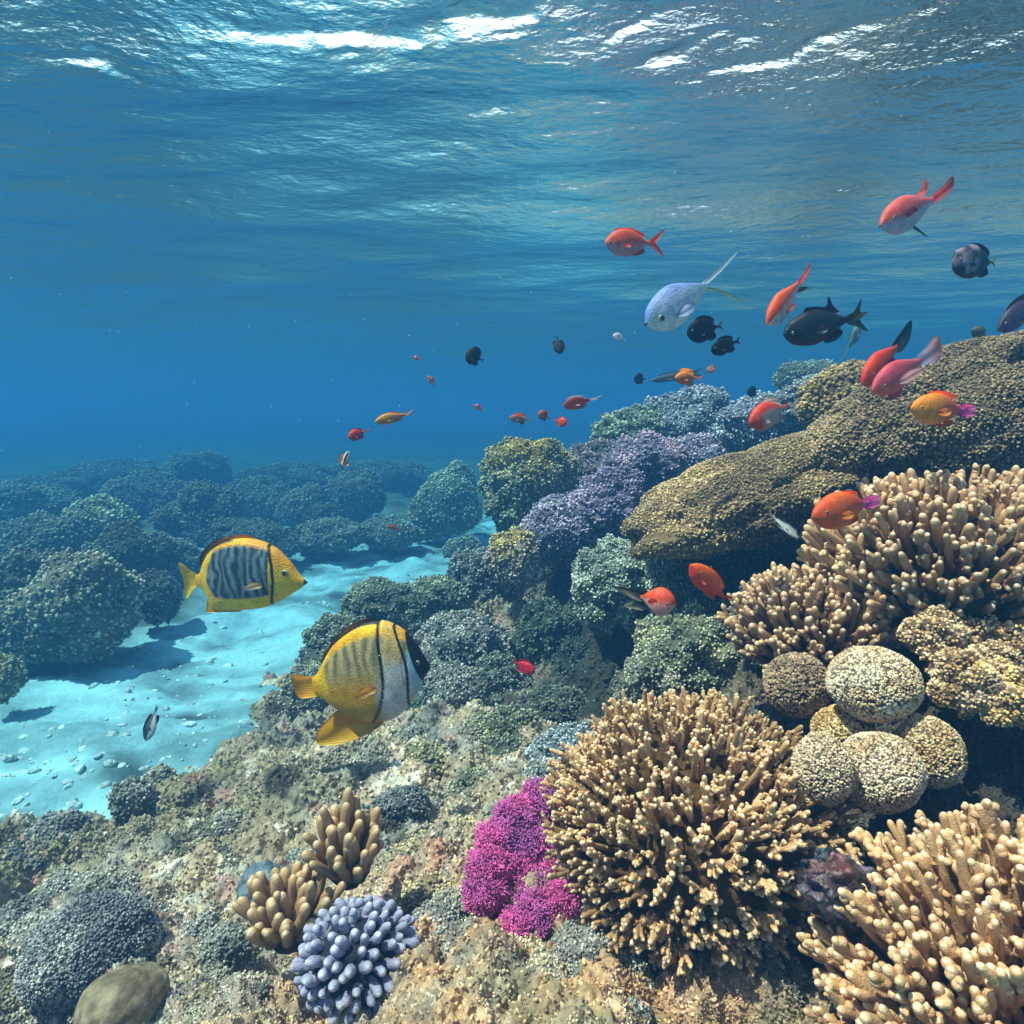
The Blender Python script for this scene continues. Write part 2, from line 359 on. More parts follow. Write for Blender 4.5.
def reef_base(x, y):
    m = np.zeros((6,) + x.shape); r = np.zeros((3,) + x.shape)
    for p in ctrlP:
        sg = 0.07 + 0.03 * np.hypot(p[0], p[1])
        dx, dy = p[0] - x, p[1] - y
        w = 1.0 / (dx * dx + dy * dy + sg * sg) ** 2.3
        m[0] += w; m[1] += w * dx; m[2] += w * dy; m[3] += w * dx * dx; m[4] += w * dx * dy; m[5] += w * dy * dy
        r[0] += w * p[2]; r[1] += w * dx * p[2]; r[2] += w * dy * p[2]
    lam = 0.012 * m[0] + 1e-9
    A = np.stack([np.stack([m[0], m[1], m[2]], -1), np.stack([m[1], m[3] + lam, m[4]], -1), np.stack([m[2], m[4], m[5] + lam], -1)], -2)
    return np.linalg.solve(A, np.stack([r[0], r[1], r[2]], -1)[..., None])[..., 0, 0]
def reef_h(x, y):
    q = np.stack([x, y, 0.3 * x], 1)
    z = reef_base(x, y)
    q3 = np.stack([x, y, z], 1)
    h = 0.05 * fbm(q3 * 2.2, 3, 61) + 0.12 * (billow(q3 * 4.2, 62) - .4) + 0.085 * (billow(q3 * 8.5 + 3.1, 63) - .4) + 0.030 * (billow(q3 * 19, 64) - .4) + 0.012 * (billow(q3 * 44, 66) - .4) + 0.009 * fbm(q3 * 60, 3, 65)
    return z + h - 0.035
def reef_ground():
    s = np.linspace(-1.25, 1.3, 900); tt = np.linspace(0, 1, 760)
    yy = 0.42 * np.exp(tt * math.log(9.5 / 0.42))
    Sg, Yg = np.meshgrid(s, yy)
    Xg = Sg * (Yg + 0.25) ** 0.9 * 1.15
    x, y = Xg.ravel(), Yg.ravel()
    nx, ny = len(s), len(yy)
    i = np.arange((ny - 1) * (nx - 1)); r, c = i // (nx - 1), i % (nx - 1); a = r * nx + c
    Q = np.stack([a, a + 1, a + nx + 1, a + nx], 1)
    z = reef_h(x, y)
    V = np.stack([x, y, z], 1)
    keep = (z[Q].max(1) > SAND_Z - 0.12)
    Q = Q[keep]
    used = np.unique(Q); remap = np.full(len(V), -1); remap[used] = np.arange(len(used)); V = V[used]; Q = remap[Q]
    n1 = fbm(V * 1.6, 3, 71); n2 = fbm(V * 6, 4, 72); n3 = fbm(V * 14, 3, 73); w = billow(V * 4.2, 62)
    tan, grey, ol, pink, dark, pale = lin('#bca486'), lin('#a09a90'), lin('#928468'), lin('#b88478'), lin('#4c4438'), lin('#e4d6c0')
    def mix(a, b, f): f = np.clip(f, 0, 1)[:, None]; return a * (1 - f) + b * f
    col = mix(np.tile(grey, (len(V), 1)), tan, 0.5 + 1.2 * n2)
    col = mix(col, ol, (n1 - 0.05) * 1.6)
    col = mix(col, pink, (n3 - 0.45) * 1.8)
    col = mix(col, pale, (n2 + n3 - 0.75) * 1.6)
    col = mix(col, dark, (-n2 - n3 * .5 - 0.45) * 1.5)
    right = np.clip((V[:, 0] - 0.15) / 0.6, 0, 1) * np.clip((2.6 - V[:, 1]) / 0.6, 0, 1)     # deep shadow under the right-hand corals, painted into the rock colour
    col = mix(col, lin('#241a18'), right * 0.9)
    gl = np.clip((V[:, 0] + 0.05) / 0.3, 0, 1) * np.clip((V[:, 1] - 1.7) / 0.4, 0, 1) * np.clip((5 - V[:, 1]) / 0.4, 0, 1)  # shade of the gully, painted dark green into the ground colour
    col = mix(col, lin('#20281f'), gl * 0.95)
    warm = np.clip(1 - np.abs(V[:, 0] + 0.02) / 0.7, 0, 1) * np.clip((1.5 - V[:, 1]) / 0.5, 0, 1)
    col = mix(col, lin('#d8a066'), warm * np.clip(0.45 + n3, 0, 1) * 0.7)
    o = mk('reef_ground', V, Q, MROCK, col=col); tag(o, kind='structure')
    # turf and tiny polyps grown all over the rock: nobody could count them
    r = np.random.default_rng(3)
    Tt = np.vstack([Q[:, [0, 1, 2]], Q[:, [0, 2, 3]]])
    ctr = V[Tt].mean(1); dd = np.maximum(depth_of(ctr), 0.5)
    patch = np.clip(0.6 + 1.3 * fbm(ctr * 3.2, 2, 81), 0.3, 1.2)
    vis = (np.abs(ctr[:, 0] / dd) < 0.95) * 0.95 + 0.05
    pos, N, f = sample(V, Tt, 210000, r, wt=patch * vis / dd ** 2)
    d2 = np.maximum(depth_of(pos), 0.5)
    size = (1.4 + 2.6 * r.random(len(pos)) ** 1.5) * d2 / FPX * (0.9 + 0.3 * fbm(pos * 2.2, 2, 83))
    D = unit(N + r.normal(size=N.shape) * 0.5 + np.array([0, 0, .3]))
    TV, TT = stamp(STUB4, pos, D, size, r, squash=0.7 + 1.1 * r.random(len(pos)))
    cc = col[Tt[f, 0]] * (0.6 + 1.3 * r.random((len(pos), 1)) ** 2) + 0.02
    cc = np.repeat(cc, len(STUB4[0]), axis=0)
    tag(mk('algae_turf', TV, TT, MTURF, col=cc), 'fine brown and grey algae turf growing all over the reef rock', 'algae turf', kind='stuff')
reef_ground()

def ground_depth(px, py):
    ds = np.linspace(0.6, 6.0, 700); p = np.array([P(px, py, d) for d in ds])
    h = reef_base(p[:, 0], p[:, 1]) - 0.035 + 0.01
    k = np.nonzero(p[:, 2] < h)[0]; return float(ds[k[0]]) if len(k) else 2.0

# ------------------------------------------------------------------ coral builders
def blob(rad, sub, amp, freq, seed, amp2=0.0, freq2=9):
    V, T = ico(sub); n = V
    r = 1 + amp * (billow(n * freq + seed * 1.37, seed) - 0.4) + amp * 0.35 * fbm(n * 1.3 + seed, 2, seed + 5)
    if amp2: r = r + amp2 * (billow(n * freq2 + seed, seed + 9) - 0.4)
    return V * r[:, None] * np.array(rad), T
def colmix(c1, c2, f): f = np.clip(f, 0, 1)[:, None]; return c1 * (1 - f) + c2 * f
def rot_z_tilt(rx=0, ry=0, rz=0): return np.array(Matrix.Rotation(rz, 3, 'Z') @ Matrix.Rotation(ry, 3, 'Y') @ Matrix.Rotation(rx, 3, 'X'))

def head(name, label, cat, px, py, d, rp, cols, ps=3.5, dens=1.0, amp=0.28, freq=2.0, seed=1, sub=5, tmpl=KNOB, group=None,
         rot=(0, 0, 0), amp2=0.0, freq2=8, depthk=0.9, mat=None, top=None, multi=0, bright=1.0, coat='polyps', corecol=0.45, sink=0.0, jit=0.55, up=0.25, flat=None):
    """a coral head: lumpy core + a coat of small polyps. rp = (rx, ry) radii in pixels."""
    r = np.random.default_rng(seed * 7 + 1)
    rx, rz = M(rp[0], d), M(rp[1], d); ry = max(rx, rz) * depthk
    els = []
    if multi:
        V, T = blob((rx * .78, ry * .78, rz * .78), sub, amp, freq, seed, amp2, freq2); Vs, Ts = [V], [T]; off = len(V); els.append((np.zeros(3), np.array([rx, ry, rz]) * .72))
        for k in range(multi):
            dr = unit(np.array([r.normal(), r.normal() - .3, r.normal() * .8 + .25])); f_ = r.uniform(.28, .5)
            cc_ = dr * np.array([rx, ry, rz]) * (1.0 - f_ * .85); ra = np.array([rx, ry, rz]) * f_ * r.uniform(.8, 1.2, 3)
            v2, t2 = blob(ra, 4, amp * 1.2, freq, seed + 50 + k, amp2 * .6, freq2 * .7); Vs.append(v2 + cc_); Ts.append(t2 + off); off += len(v2); els.append((cc_, ra * .85))
        V, T = np.vstack(Vs), np.vstack(Ts)
    else: V, T = blob((rx, ry, rz), sub, amp, freq, seed, amp2, freq2)
    V = V @ rot_z_tilt(*rot).T
    if flat is not None: V[:, 2] = np.maximum(V[:, 2], flat * rz) 
    c = P(px, py, d); base = np.array([0, 0, -rz])
    root = thing(name, label, cat, c + base, group)
    V = V - base
    c1, c2 = lin(cols[0]) * bright, lin(cols[1]) * bright
    if multi: c1, c2 = [c * .62 + .38 * c.mean() * np.array([1.2, .98, .85]) for c in (c1, c2)]
    f = 0.5 + 0.9 * fbm(V / max(rx, rz) * 1.7 + seed, 3, seed + 2)
    col = colmix(c1, c2, f)
    if top is not None: col = colmix(col, lin(top), (V[:, 2] / rz - 1.25) * 1.3 + 0.8 * fbm(V / rx * 2.5 + seed, 2, seed + 3))
    mk('core', V, T, MCORE, root, col * corecol)
    size0 = M(ps, d)
    n = int(min(42000, dens * 4 * math.pi * ((rp[0] * rp[1]) / (ps * ps)) * 0.85))
    pos, N, fc = sample(V, T, n, r, wt=np.where(V[T].mean(1)[:, 2] > 0.15 * rz, 1.0, 0.35))
    if els:
        q_ = pos + base; out = np.ones(n, bool)
        for ce, ra in els: out &= (((q_ - ce) / ra) ** 2).sum(1) > 0.92
        pos, N, fc = pos[out], N[out], fc[out]; n = len(pos)
    size = size0 * (0.75 + 0.8 * r.random(n))
    D = unit(N + r.normal(size=N.shape) * jit + np.array([0, 0, up]))
    PV, PT = stamp(tmpl, pos, D, size, r)
    cc = col[T[fc, 0]] * (0.75 + 1.3 * r.random((n, 1)) ** 2.2)
    k = len(tmpl[0]); cc = np.repeat(cc, k, axis=0)
    h = np.tile(tmpl[0][:, 2], n)[:, None]; cc = cc * np.clip(0.72 + 0.45 * h, 0.5, 1.2)      # paler growing tips
    o = mk(coat, PV, PT, mat or MC, root, cc); o['kind'] = 'stuff'
    return root

def tube(path, rad, seg=8, colr=None):
    """rounded tube along a path: arrays of verts, tris and t (0 base..1 tip) per vertex"""
    path = np.asarray(path, float); n = len(path)
    tan = np.gradient(path, axis=0); tan = unit(tan)
    a = np.array([0.31, 0.77, 0.55]); X = unit(np.cross(np.tile(a, (n, 1)), tan)); Y = np.cross(tan, X)
    ang = np.arange(seg) * 2 * math.pi / seg
    V = path[:, None, :] + rad[:, None, None] * (np.cos(ang)[None, :, None] * X[:, None, :] + np.sin(ang)[None, :, None] * Y[:, None, :])
    t = np.repeat(np.linspace(0, 1, n), seg); V = V.reshape(-1, 3)
    i = np.arange((n - 1) * seg); r, c = i // seg, i % seg; A = r * seg + c; B = r * seg + (c + 1) % seg
    T = np.vstack([np.stack([A, B, B + seg], 1), np.stack([A, B + seg, A + seg], 1)])
    V = np.vstack([V, path[-1] + tan[-1] * rad[-1] * 0.3]); t = np.append(t, 1.0)
    e = (n - 1) * seg
    T = np.vstack([T, np.array([[e + s, e + (s + 1) % seg, len(V) - 1] for s in range(seg)])])
    return V, T, t
def finger(n, L, r0, r1, knob, r):
    """positions (0..1 of length) and radii of a finger with a hemispherical tip"""
    rc = min(0.45, 1.05 * r1 / L); nb = n - 4
    tb = np.linspace(0, 1 - rc, nb); tc = 1 - rc + rc * np.sin(np.array([.45, .85, 1.2, 1.5]))
    t = np.concatenate([tb, tc]); k0 = r0 + (r1 - r0) * t
    rad = k0 * (1 + knob * np.sin(t * r.uniform(9, 15) + r.uniform(0, 6)))
    rad[nb:] *= np.cos(np.array([.45, .85, 1.2, 1.5])); return t, rad
def branch(base, D, L, r0, r, kind):
    """one branch with its forks and buds, kind: dict of style. returns V, T, t"""
    out = []
    def grow(b, dr, ln, rr, lev, tb):
        n = kind.get('n', 9) if lev == 0 else 7
        bend = unit(r.normal(size=3)) * kind.get('bend', 0.25) + np.array([0, 0, kind.get('lift', 0.3)])
        n += 3
        ts, rad = finger(n, ln, rr, rr * kind.get('taper', 0.85), kind.get('knob', 0.12), r); ts = ts[:, None]
        path = b + dr * ln * ts + bend * ln * 0.5 * ts ** 2
        jt = r.normal(size=path.shape) * rr * 0.12; jt[-5:] = jt[-5]; path = path + jt
        V, T, t = tube(path, rad, kind.get('seg', 8) if lev == 0 else 7)
        out.append((V, T, tb + (1 - tb) * t if lev else t))
        if lev < kind.get('levels', 1):
            for q in range(kind['forks'] if lev == 0 else kind.get('forks2', 2)):
                u = r.uniform(*kind.get('fork_at', (0.35, 0.85))); k = int(np.argmin(np.abs(ts[:, 0] - u)))
                d2 = unit(dr + unit(r.normal(size=3)) * kind.get('spread', 0.6) + np.array([0, 0, kind.get('lift', .3) * .5]))
                grow(path[k], d2, ln * (1 - u * .55) * r.uniform(*kind.get('flen', (0.4, 0.7))), rr * kind.get('frad', 0.8), lev + 1, max(u * 0.6, tb))
        for q in range(kind.get('buds', 0)):
            u = r.uniform(0.25, 0.9); k = int(np.argmin(np.abs(ts[:, 0] - u)))
            d2 = unit(r.normal(size=3) + dr * 0.7); s = rr * r.uniform(0.5, 0.75)
            pth = np.array([path[k] + d2 * rr * 0.3, path[k] + d2 * (rr * 0.9), path[k] + d2 * (rr * 1.25), path[k] + d2 * rr * 1.45])
            V, T, t = tube(pth, np.array([s, s, s * .8, s * .3]), 6); out.append((V, T, np.full(len(V), u * 0.5 + 0.35)))
    grow(np.asarray(base, float), unit(np.asarray(D, float)), L, r0, 0, 0.0)
    Vs, Ts, tt = [], [], []; off = 0
    for V, T, t in out: Vs.append(V); Ts.append(T + off); tt.append(t); off += len(V)
    return np.vstack(Vs), np.vstack(Ts), np.concatenate(tt)
def hemi_points(n, lo, r):
    i = np.arange(n) + 0.5; z = 1 - (1 - lo) * i / n; ph = i * 2.399963 ; q = np.sqrt(np.clip(1 - z * z, 0, 1))
    return unit(np.stack([q * np.cos(ph), q * np.sin(ph), z], 1) + r.normal(size=(n, 3)) * 0.05)
def colony(name, label, cat, c, rad, n, kind, cols, seed, L, r0, lo=-0.1, axis=(0, 0, 1), partname='branch', dirmix=0.0, sdir=(0, 0, 1), core=0.55, corecol='#4a3420', mat=None, group=None, basedown=1.0, view_first=True, clump=None, lumpy=0.0):
    """branching colony: core dome + one mesh for each of the 100 branches nearest the camera, the rest as one stuff part"""
    r = np.random.default_rng(seed); rad = np.array(rad, float)
    base = np.array([0, 0, -rad[2] * basedown])
    root = thing(name, label, cat, np.asarray(c) + base, group)
    pts = hemi_points(n, lo, r)
    A = np.array(Vector((0, 0, 1)).rotation_difference(Vector(axis)).to_matrix()); pts = pts @ A.T
    cv, ct = blob(rad * core, 4, 0.25, 2.5, seed); mk('core', cv - base, ct, MCORE, root, np.tile(lin(corecol), (len(cv), 1)))
    c1, c2, c3 = lin(cols[0]), lin(cols[1]), lin(cols[2])
    items = []
    for p in pts:
        b = p * rad * core * 0.9
        s = 1 + (lumpy * fbm(p[None] * 2.2 + seed, 2, seed)[0] if lumpy else 0)
        D = unit(p * (1 - dirmix) + np.array(sdir, float) * dirmix + r.normal(size=3) * 0.1)
        ln = L * r.uniform(0.8, 1.15) * s
        ln = ln * np.linalg.norm(p * rad) / rad.max()
        V, T, t = branch(b - base, D, ln, r0 * r.uniform(0.85, 1.15), r, kind)
        q = fbm(V[:1] * 6 + seed, 2, seed)[0]
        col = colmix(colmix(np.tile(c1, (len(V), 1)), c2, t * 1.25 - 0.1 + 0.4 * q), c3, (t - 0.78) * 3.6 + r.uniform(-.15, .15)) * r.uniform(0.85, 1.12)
        items.append((V, T, col, np.linalg.norm((np.asarray(c) + base + V.mean(0)))))
    items.sort(key=lambda e: e[3])
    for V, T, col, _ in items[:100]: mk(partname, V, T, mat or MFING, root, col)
    rest = items[100:]
    if rest:
        Vs, Ts, cs = [], [], []; off = 0
        for V, T, col, _ in rest: Vs.append(V); Ts.append(T + off); cs.append(col); off += len(V)
        o = mk(partname + '_mass', np.vstack(Vs), np.vstack(Ts), mat or MFING, root, np.vstack(cs)); o['kind'] = 'stuff'
    return root
def rock(name, label, cat, px, py, d, rp, cols, seed, amp=0.25, freq=1.6, group=None, rot=(0, 0, 0), mat=None, sub=5, amp2=0.05, freq2=6, depthk=0.9):
    rx, rz = M(rp[0], d), M(rp[1], d)
    V, T = blob((rx, max(rx, rz) * depthk, rz), sub, amp, freq, seed, amp2, freq2); V = V @ rot_z_tilt(*rot).T
    f = 0.5 + 1.2 * fbm(V / rx * 2 + seed, 4, seed)
    V = V + np.array([0, 0, rz])
    o = mk(name, V, T, mat or MROCK, None, colmix(lin(cols[0]), lin(cols[1]), f), loc=P(px, py, d) - np.array([0, 0, rz]))
    return tag(o, label, cat, group)

# ------------------------------------------------------------------ far reef: coral heads beyond the sand, fading into the blue
FAR = [ # px, py, d, rx, ry, colours, ps, seed, amp, label
 (80, 612, 5.0, 62, 62, ('#8a8668', '#5d6a58'), 4.2, 11, .34, 'big olive knobbly coral head standing on the sand at the far left'),
 (28, 600, 5.3, 45, 60, ('#6d7a64', '#4e5d50'), 4.0, 12, .30, 'dull green coral head left of and behind the big olive knobbly one'),
 (4, 680, 3.9, 20, 26, ('#8f8a52', '#5f6a40'), 3.6, 13, .25, 'small olive coral lump on the sand at the left picture edge'),
 (104, 532, 7.0, 38, 34, ('#9aa070', '#6c7a58'), 3.4, 14, .18, 'round pale dome coral above the big olive knobbly head'),
 (40, 548, 7.4, 44, 34, ('#6c7462', '#57624f'), 3.4, 15, .30, 'low broad coral head between the left edge and the round pale dome'),
 (20, 508, 9.0, 50, 24, ('#67705c', '#4f5c4c'), 3.2, 16, .30, 'flat topped coral mound highest at the left picture edge'),
 (170, 566, 6.8, 40, 30, ('#79836a', '#5b6a55'), 3.4, 17, .28, 'low coral mound on the sand behind the striped yellow fish tail'),
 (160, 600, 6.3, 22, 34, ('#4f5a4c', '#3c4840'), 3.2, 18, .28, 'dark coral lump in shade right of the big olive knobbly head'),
 (196, 476, 10.5, 34, 24, ('#5f6c5c', '#4a584c'), 2.8, 19, .25, 'tallest dark coral mound on the far skyline of the left reef'),
 (150, 500, 9.5, 36, 28, ('#5f6c5c', '#4a584c'), 2.8, 20, .25, 'rounded coral mound left of the tallest one on the far skyline'),
 (206, 520, 8.6, 40, 32, ('#5a6658', '#46544a'), 2.8, 21, .25, 'dark coral head directly above the striped yellow fish'),
 (262, 502, 9.4, 34, 24, ('#62705e', '#4e5c4e'), 2.8, 22, .25, 'broad coral head right of the tallest skyline mound'),
 (250, 545, 8.0, 44, 24, ('#5a6658', '#46544a'), 2.8, 23, .25, 'low dark coral head behind the striped yellow fish'),
 (306, 512, 9.2, 30, 22, ('#62705e', '#4e5c4e'), 2.8, 24, .25, 'small rounded coral head midway along the far reef'),
 (330, 538, 8.2, 40, 18, ('#6a7866', '#56645a'), 2.8, 25, .25, 'low coral patch at the far edge of the sand'),
 (352, 500, 10.0, 32, 26, ('#5f6c5c', '#4e5c4e'), 2.8, 26, .25, 'faint coral mound left of the ribbed green one'),
 (385, 535, 8.4, 34, 16, ('#6a7866', '#56645a'), 2.8, 27, .25, 'low coral patch in front of the ribbed green mound'),
 (448, 505, 7.2, 38, 38, ('#7f9470', '#56705c'), 3.0, 28, .16, 'ribbed green dome coral behind the yellow topped bushy coral'),
 (463, 548, 6.4, 21, 13, ('#6c7a68', '#54645a'), 2.8, 29, .20, 'small low coral dome on the sand under the ribbed green one'),
 (120, 480, 11.5, 40, 18, ('#55625a', '#45534c'), 2.6, 30, .25, 'faint long coral ridge at the far left skyline'),
 (60, 492, 11.0, 44, 16, ('#55625a', '#45534c'), 2.6, 31, .25, 'faint flat coral ridge near the left edge skyline'),
 (290, 482, 12.5, 46, 16, ('#55625a', '#45534c'), 2.6, 32, .25, 'faintest coral ridge behind the middle of the far reef'),
 (380, 478, 13.0, 46, 16, ('#55625a', '#45534c'), 2.6, 33, .25, 'faint coral ridge nearly lost in the blue behind the ribbed green mound'),
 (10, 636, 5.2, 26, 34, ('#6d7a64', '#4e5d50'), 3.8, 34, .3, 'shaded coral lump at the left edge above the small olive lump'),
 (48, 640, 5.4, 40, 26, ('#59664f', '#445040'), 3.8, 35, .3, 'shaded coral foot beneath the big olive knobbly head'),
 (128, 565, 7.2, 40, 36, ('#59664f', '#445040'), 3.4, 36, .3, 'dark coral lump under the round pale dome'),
 (816, 385, 5.6, 40, 26, ('#6f7c6a', '#58675c'), 3.0, 37, .2, 'faint rounded coral head behind the golden mound under the black fish'),
]
for (px, py, d, rx, ry, cols, ps, sd, am, lab) in FAR:
    if px < 440: rx *= .9 if d < 7 else 1.0; ry *= .88 if d < 7 else 1.05; py -= 3
    if px < 500: d = min(14.0, 1.42 / math.tan(PITCH + math.atan((py + 0.85 * ry - 512) / FPX)))
    head('reef_coral', lab, 'coral', px, py, d, (rx, ry), cols, ps=ps * .65, multi=7, bright=1.55, amp=am * 1.1, freq=2.3 if am > .2 else 1.6, seed=sd, sub=5 if rx > 40 else 4, amp2=0.10, freq2=6, dens=0.8)

# ------------------------------------------------------------------ middle reef: bushy coral heads on the slope
MID = [
 ('bushy_coral', 527, 487, 4.1, 49, 52, ('#7c8868', '#566a58'), 3.2, 41, .30, '#b8a058', 'rounded green bushy coral with a yellow top at the reef crest'),
 ('bushy_coral', 560, 532, 3.7, 36, 36, ('#9a8fa8', '#6a6484'), 3.0, 42, .30, None, 'lavender bushy coral right above the small cream coral'),
 ('bushy_coral', 606, 512, 3.8, 42, 38, ('#94799e', '#5f5a80'), 3.0, 43, .32, None, 'violet bushy coral with a magenta patch in the middle of the purple ones'),
 ('bushy_coral', 646, 470, 4.0, 44, 34, ('#957590', '#645c7c'), 3.0, 44, .30, None, 'dusky pink and violet bushy coral left of the golden mound tip'),
 ('bushy_coral', 600, 468, 4.4, 32, 26, ('#7a6a70', '#585a60'), 3.0, 45, .30, None, 'dull reddish grey bushy coral right of the yellow topped one'),
 ('bushy_coral', 634, 438, 4.6, 42, 28, ('#84906c', '#5f7060'), 3.0, 46, .30, None, 'grey green bushy coral on the skyline behind the pink violet one'),
 ('bushy_coral', 690, 425, 4.7, 48, 34, ('#7f8a98', '#5f6c80'), 3.0, 47, .32, None, 'blue grey bushy coral on the skyline highest of the purple slope'),
 ('bushy_coral', 704, 398, 5.0, 18, 12, ('#8a8498', '#6c6a84'), 2.8, 48, .30, None, 'small mauve bushy coral capping the blue grey skyline head'),
 ('bushy_coral', 700, 462, 4.1, 40, 28, ('#8f84a2', '#64648a'), 3.0, 49, .32, None, 'pale violet bushy coral tucked behind the golden mound tip'),
 ('bushy_coral', 766, 428, 3.9, 48, 34, ('#8792a6', '#5f6c86'), 3.0, 50, .32, None, 'pale blue grey bushy coral behind the red and white fish'),
 ('bushy_coral', 820, 405, 3.6, 44, 26, ('#8b96a0', '#66747c'), 3.0, 51, .32, None, 'pale grey blue bushy coral just left of the golden crest lump'),
 ('bushy_coral', 514, 560, 3.5, 26, 26, ('#b59a80', '#7c6e64'), 3.2, 52, .34, '#d8ba72', 'small cream coral with a yellow top at the reef wall edge'),
 ('bushy_coral', 612, 588, 2.7, 40, 48, ('#8a9a88', '#5e7068'), 3.0, 53, .34, None, 'tall grey green bushy coral left of the dark tailed orange fish'),
 ('bushy_coral', 690, 585, 2.6, 58, 50, ('#93a08a', '#66766a'), 3.0, 54, .30, None, 'broad grey green bushy coral behind the dark tailed orange fish'),
 ('bushy_coral', 700, 655, 2.1, 56, 46, ('#9a9a70', '#66705a'), 3.4, 55, .34, None, 'olive grey bushy coral below the upright orange fish'),
 ('bushy_coral', 648, 690, 2.0, 32, 36, ('#8c8c74', '#5e6656'), 3.4, 56, .34, None, 'grey bushy coral just above the golden branching coral'),
 ('bushy_coral', 762, 625, 1.8, 30, 42, ('#9c9484', '#66665e'), 3.8, 57, .34, None, 'grey knotted coral at the left foot of the cream finger coral'),
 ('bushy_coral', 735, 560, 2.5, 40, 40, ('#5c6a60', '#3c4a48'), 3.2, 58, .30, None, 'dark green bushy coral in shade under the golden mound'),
 ('bushy_coral', 392, 612, 3.6, 48, 34, ('#6f7c5c', '#4a5c50'), 3.2, 59, .34, None, 'dark green bushy coral nearest the sand channel above the banded fish'),
 ('bushy_coral', 345, 650, 3.4, 42, 38, ('#6c7458', '#4a5a50'), 3.2, 60, .34, None, 'dark green bushy coral behind the banded yellow fish'),
 ('bushy_coral', 318, 706, 3.0, 32, 40, ('#7c8066', '#58625a'), 3.2, 61, .32, None, 'grey green bushy coral under the tail of the banded yellow fish'),
 ('bushy_coral', 440, 606, 3.7, 34, 28, ('#6f7c5c', '#4a5c50'), 3.2, 62, .34, None, 'dark bushy coral between the sand channel and the reef wall'),
 ('bushy_coral', 487, 585, 3.9, 36, 36, ('#6a7470', '#4c5a60'), 3.2, 63, .34, None, 'blue grey bushy coral below the yellow topped green one'),
 ('bushy_coral', 462, 652, 3.1, 44, 38, ('#8f928c', '#626a68'), 3.2, 64, .34, None, 'pale grey bushy coral right of the banded fish face'),
 ('bushy_coral', 448, 696, 2.8, 32, 30, ('#82867c', '#5c6464'), 3.2, 65, .32, None, 'grey bushy coral touching the banded fish snout'),
 ('bushy_coral', 500, 690, 2.8, 34, 34, ('#646e62', '#3f4c4a'), 3.2, 66, .32, None, 'shaded green grey bushy coral under the small red fish'),
 ('bushy_coral', 508, 745, 2.3, 44, 36, ('#8c8e62', '#5e6a54'), 3.4, 67, .32, None, 'olive bushy coral left of the pale blue tufted coral'),
 ('bushy_coral', 572, 752, 1.95, 36, 24, ('#93a4ae', '#6c8290'), 3.4, 68, .30, None, 'pale blue tufted coral behind the golden branching coral'),
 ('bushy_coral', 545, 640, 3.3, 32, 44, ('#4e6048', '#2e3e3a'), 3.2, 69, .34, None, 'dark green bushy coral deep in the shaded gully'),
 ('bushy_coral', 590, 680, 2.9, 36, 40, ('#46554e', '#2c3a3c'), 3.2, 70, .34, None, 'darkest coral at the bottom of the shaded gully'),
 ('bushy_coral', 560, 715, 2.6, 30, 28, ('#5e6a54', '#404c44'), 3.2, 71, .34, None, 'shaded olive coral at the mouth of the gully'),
 ('bushy_coral', 415, 712, 2.75, 26, 16, ('#5f9a78', '#3f6c58'), 3.0, 72, .25, None, 'small sea green coral under the banded fish belly'),
]
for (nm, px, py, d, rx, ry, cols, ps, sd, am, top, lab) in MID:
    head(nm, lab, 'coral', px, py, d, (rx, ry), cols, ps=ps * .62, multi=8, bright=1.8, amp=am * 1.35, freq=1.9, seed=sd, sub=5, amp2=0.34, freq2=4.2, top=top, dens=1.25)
# a magenta patch on the violet head
# golden mound: three fine grained lumps of one long soft coral shelf
head('mound_coral', 'long golden brown mound coral whose pointed tip reaches left over the gully', 'coral', 756, 492, 2.25, (130, 37), ('#ac9068', '#74624a'), ps=1.9, bright=1.25, amp=0.22, freq=2.2, seed=81, sub=6, rot=(0, -0.36, 0), depthk=0.75, amp2=0.03, dens=1.15, jit=0.8, corecol=0.5)
head('mound_coral', 'large golden brown mound coral rising to the right picture edge', 'coral', 975, 425, 2.0, (160, 78), ('#ac926e', '#72624c'), ps=2.1, bright=1.15, amp=0.22, freq=2.2, seed=82, sub=6, rot=(0, -0.30, 0), depthk=0.6, amp2=0.03, dens=1.15, jit=0.8, corecol=0.5)
head('mound_coral', 'small golden crest lump below the red fish pair', 'coral', 852, 402, 2.6, (44, 34), ('#b49868', '#8a7656'), ps=2.9, amp=0.2, freq=2.2, seed=83, sub=5, amp2=0.05, jit=0.8)

# ------------------------------------------------------------------ near reef
# cream finger coral, upper right
K_CREAM = dict(n=8, seg=9, levels=1, forks=2, spread=0.75, flen=(0.35, 0.55), frad=0.8, knob=0.13, taper=0.78, bend=0.25, lift=0.45, buds=1, round=0.4)
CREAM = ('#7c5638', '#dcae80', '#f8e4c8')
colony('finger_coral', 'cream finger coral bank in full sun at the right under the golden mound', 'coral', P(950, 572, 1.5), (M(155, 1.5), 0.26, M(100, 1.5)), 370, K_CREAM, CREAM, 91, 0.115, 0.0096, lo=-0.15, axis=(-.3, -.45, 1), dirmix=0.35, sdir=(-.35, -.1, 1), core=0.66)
colony('finger_coral', 'lower cream finger coral spreading left beside the grey knotted coral', 'coral', P(815, 640, 1.55), (M(88, 1.55), 0.17, M(68, 1.55)), 230, K_CREAM, CREAM, 92, 0.095, 0.0086, lo=-0.1, axis=(-.35, -.5, 1), dirmix=0.35, sdir=(-.4, -.1, 1), core=0.62)
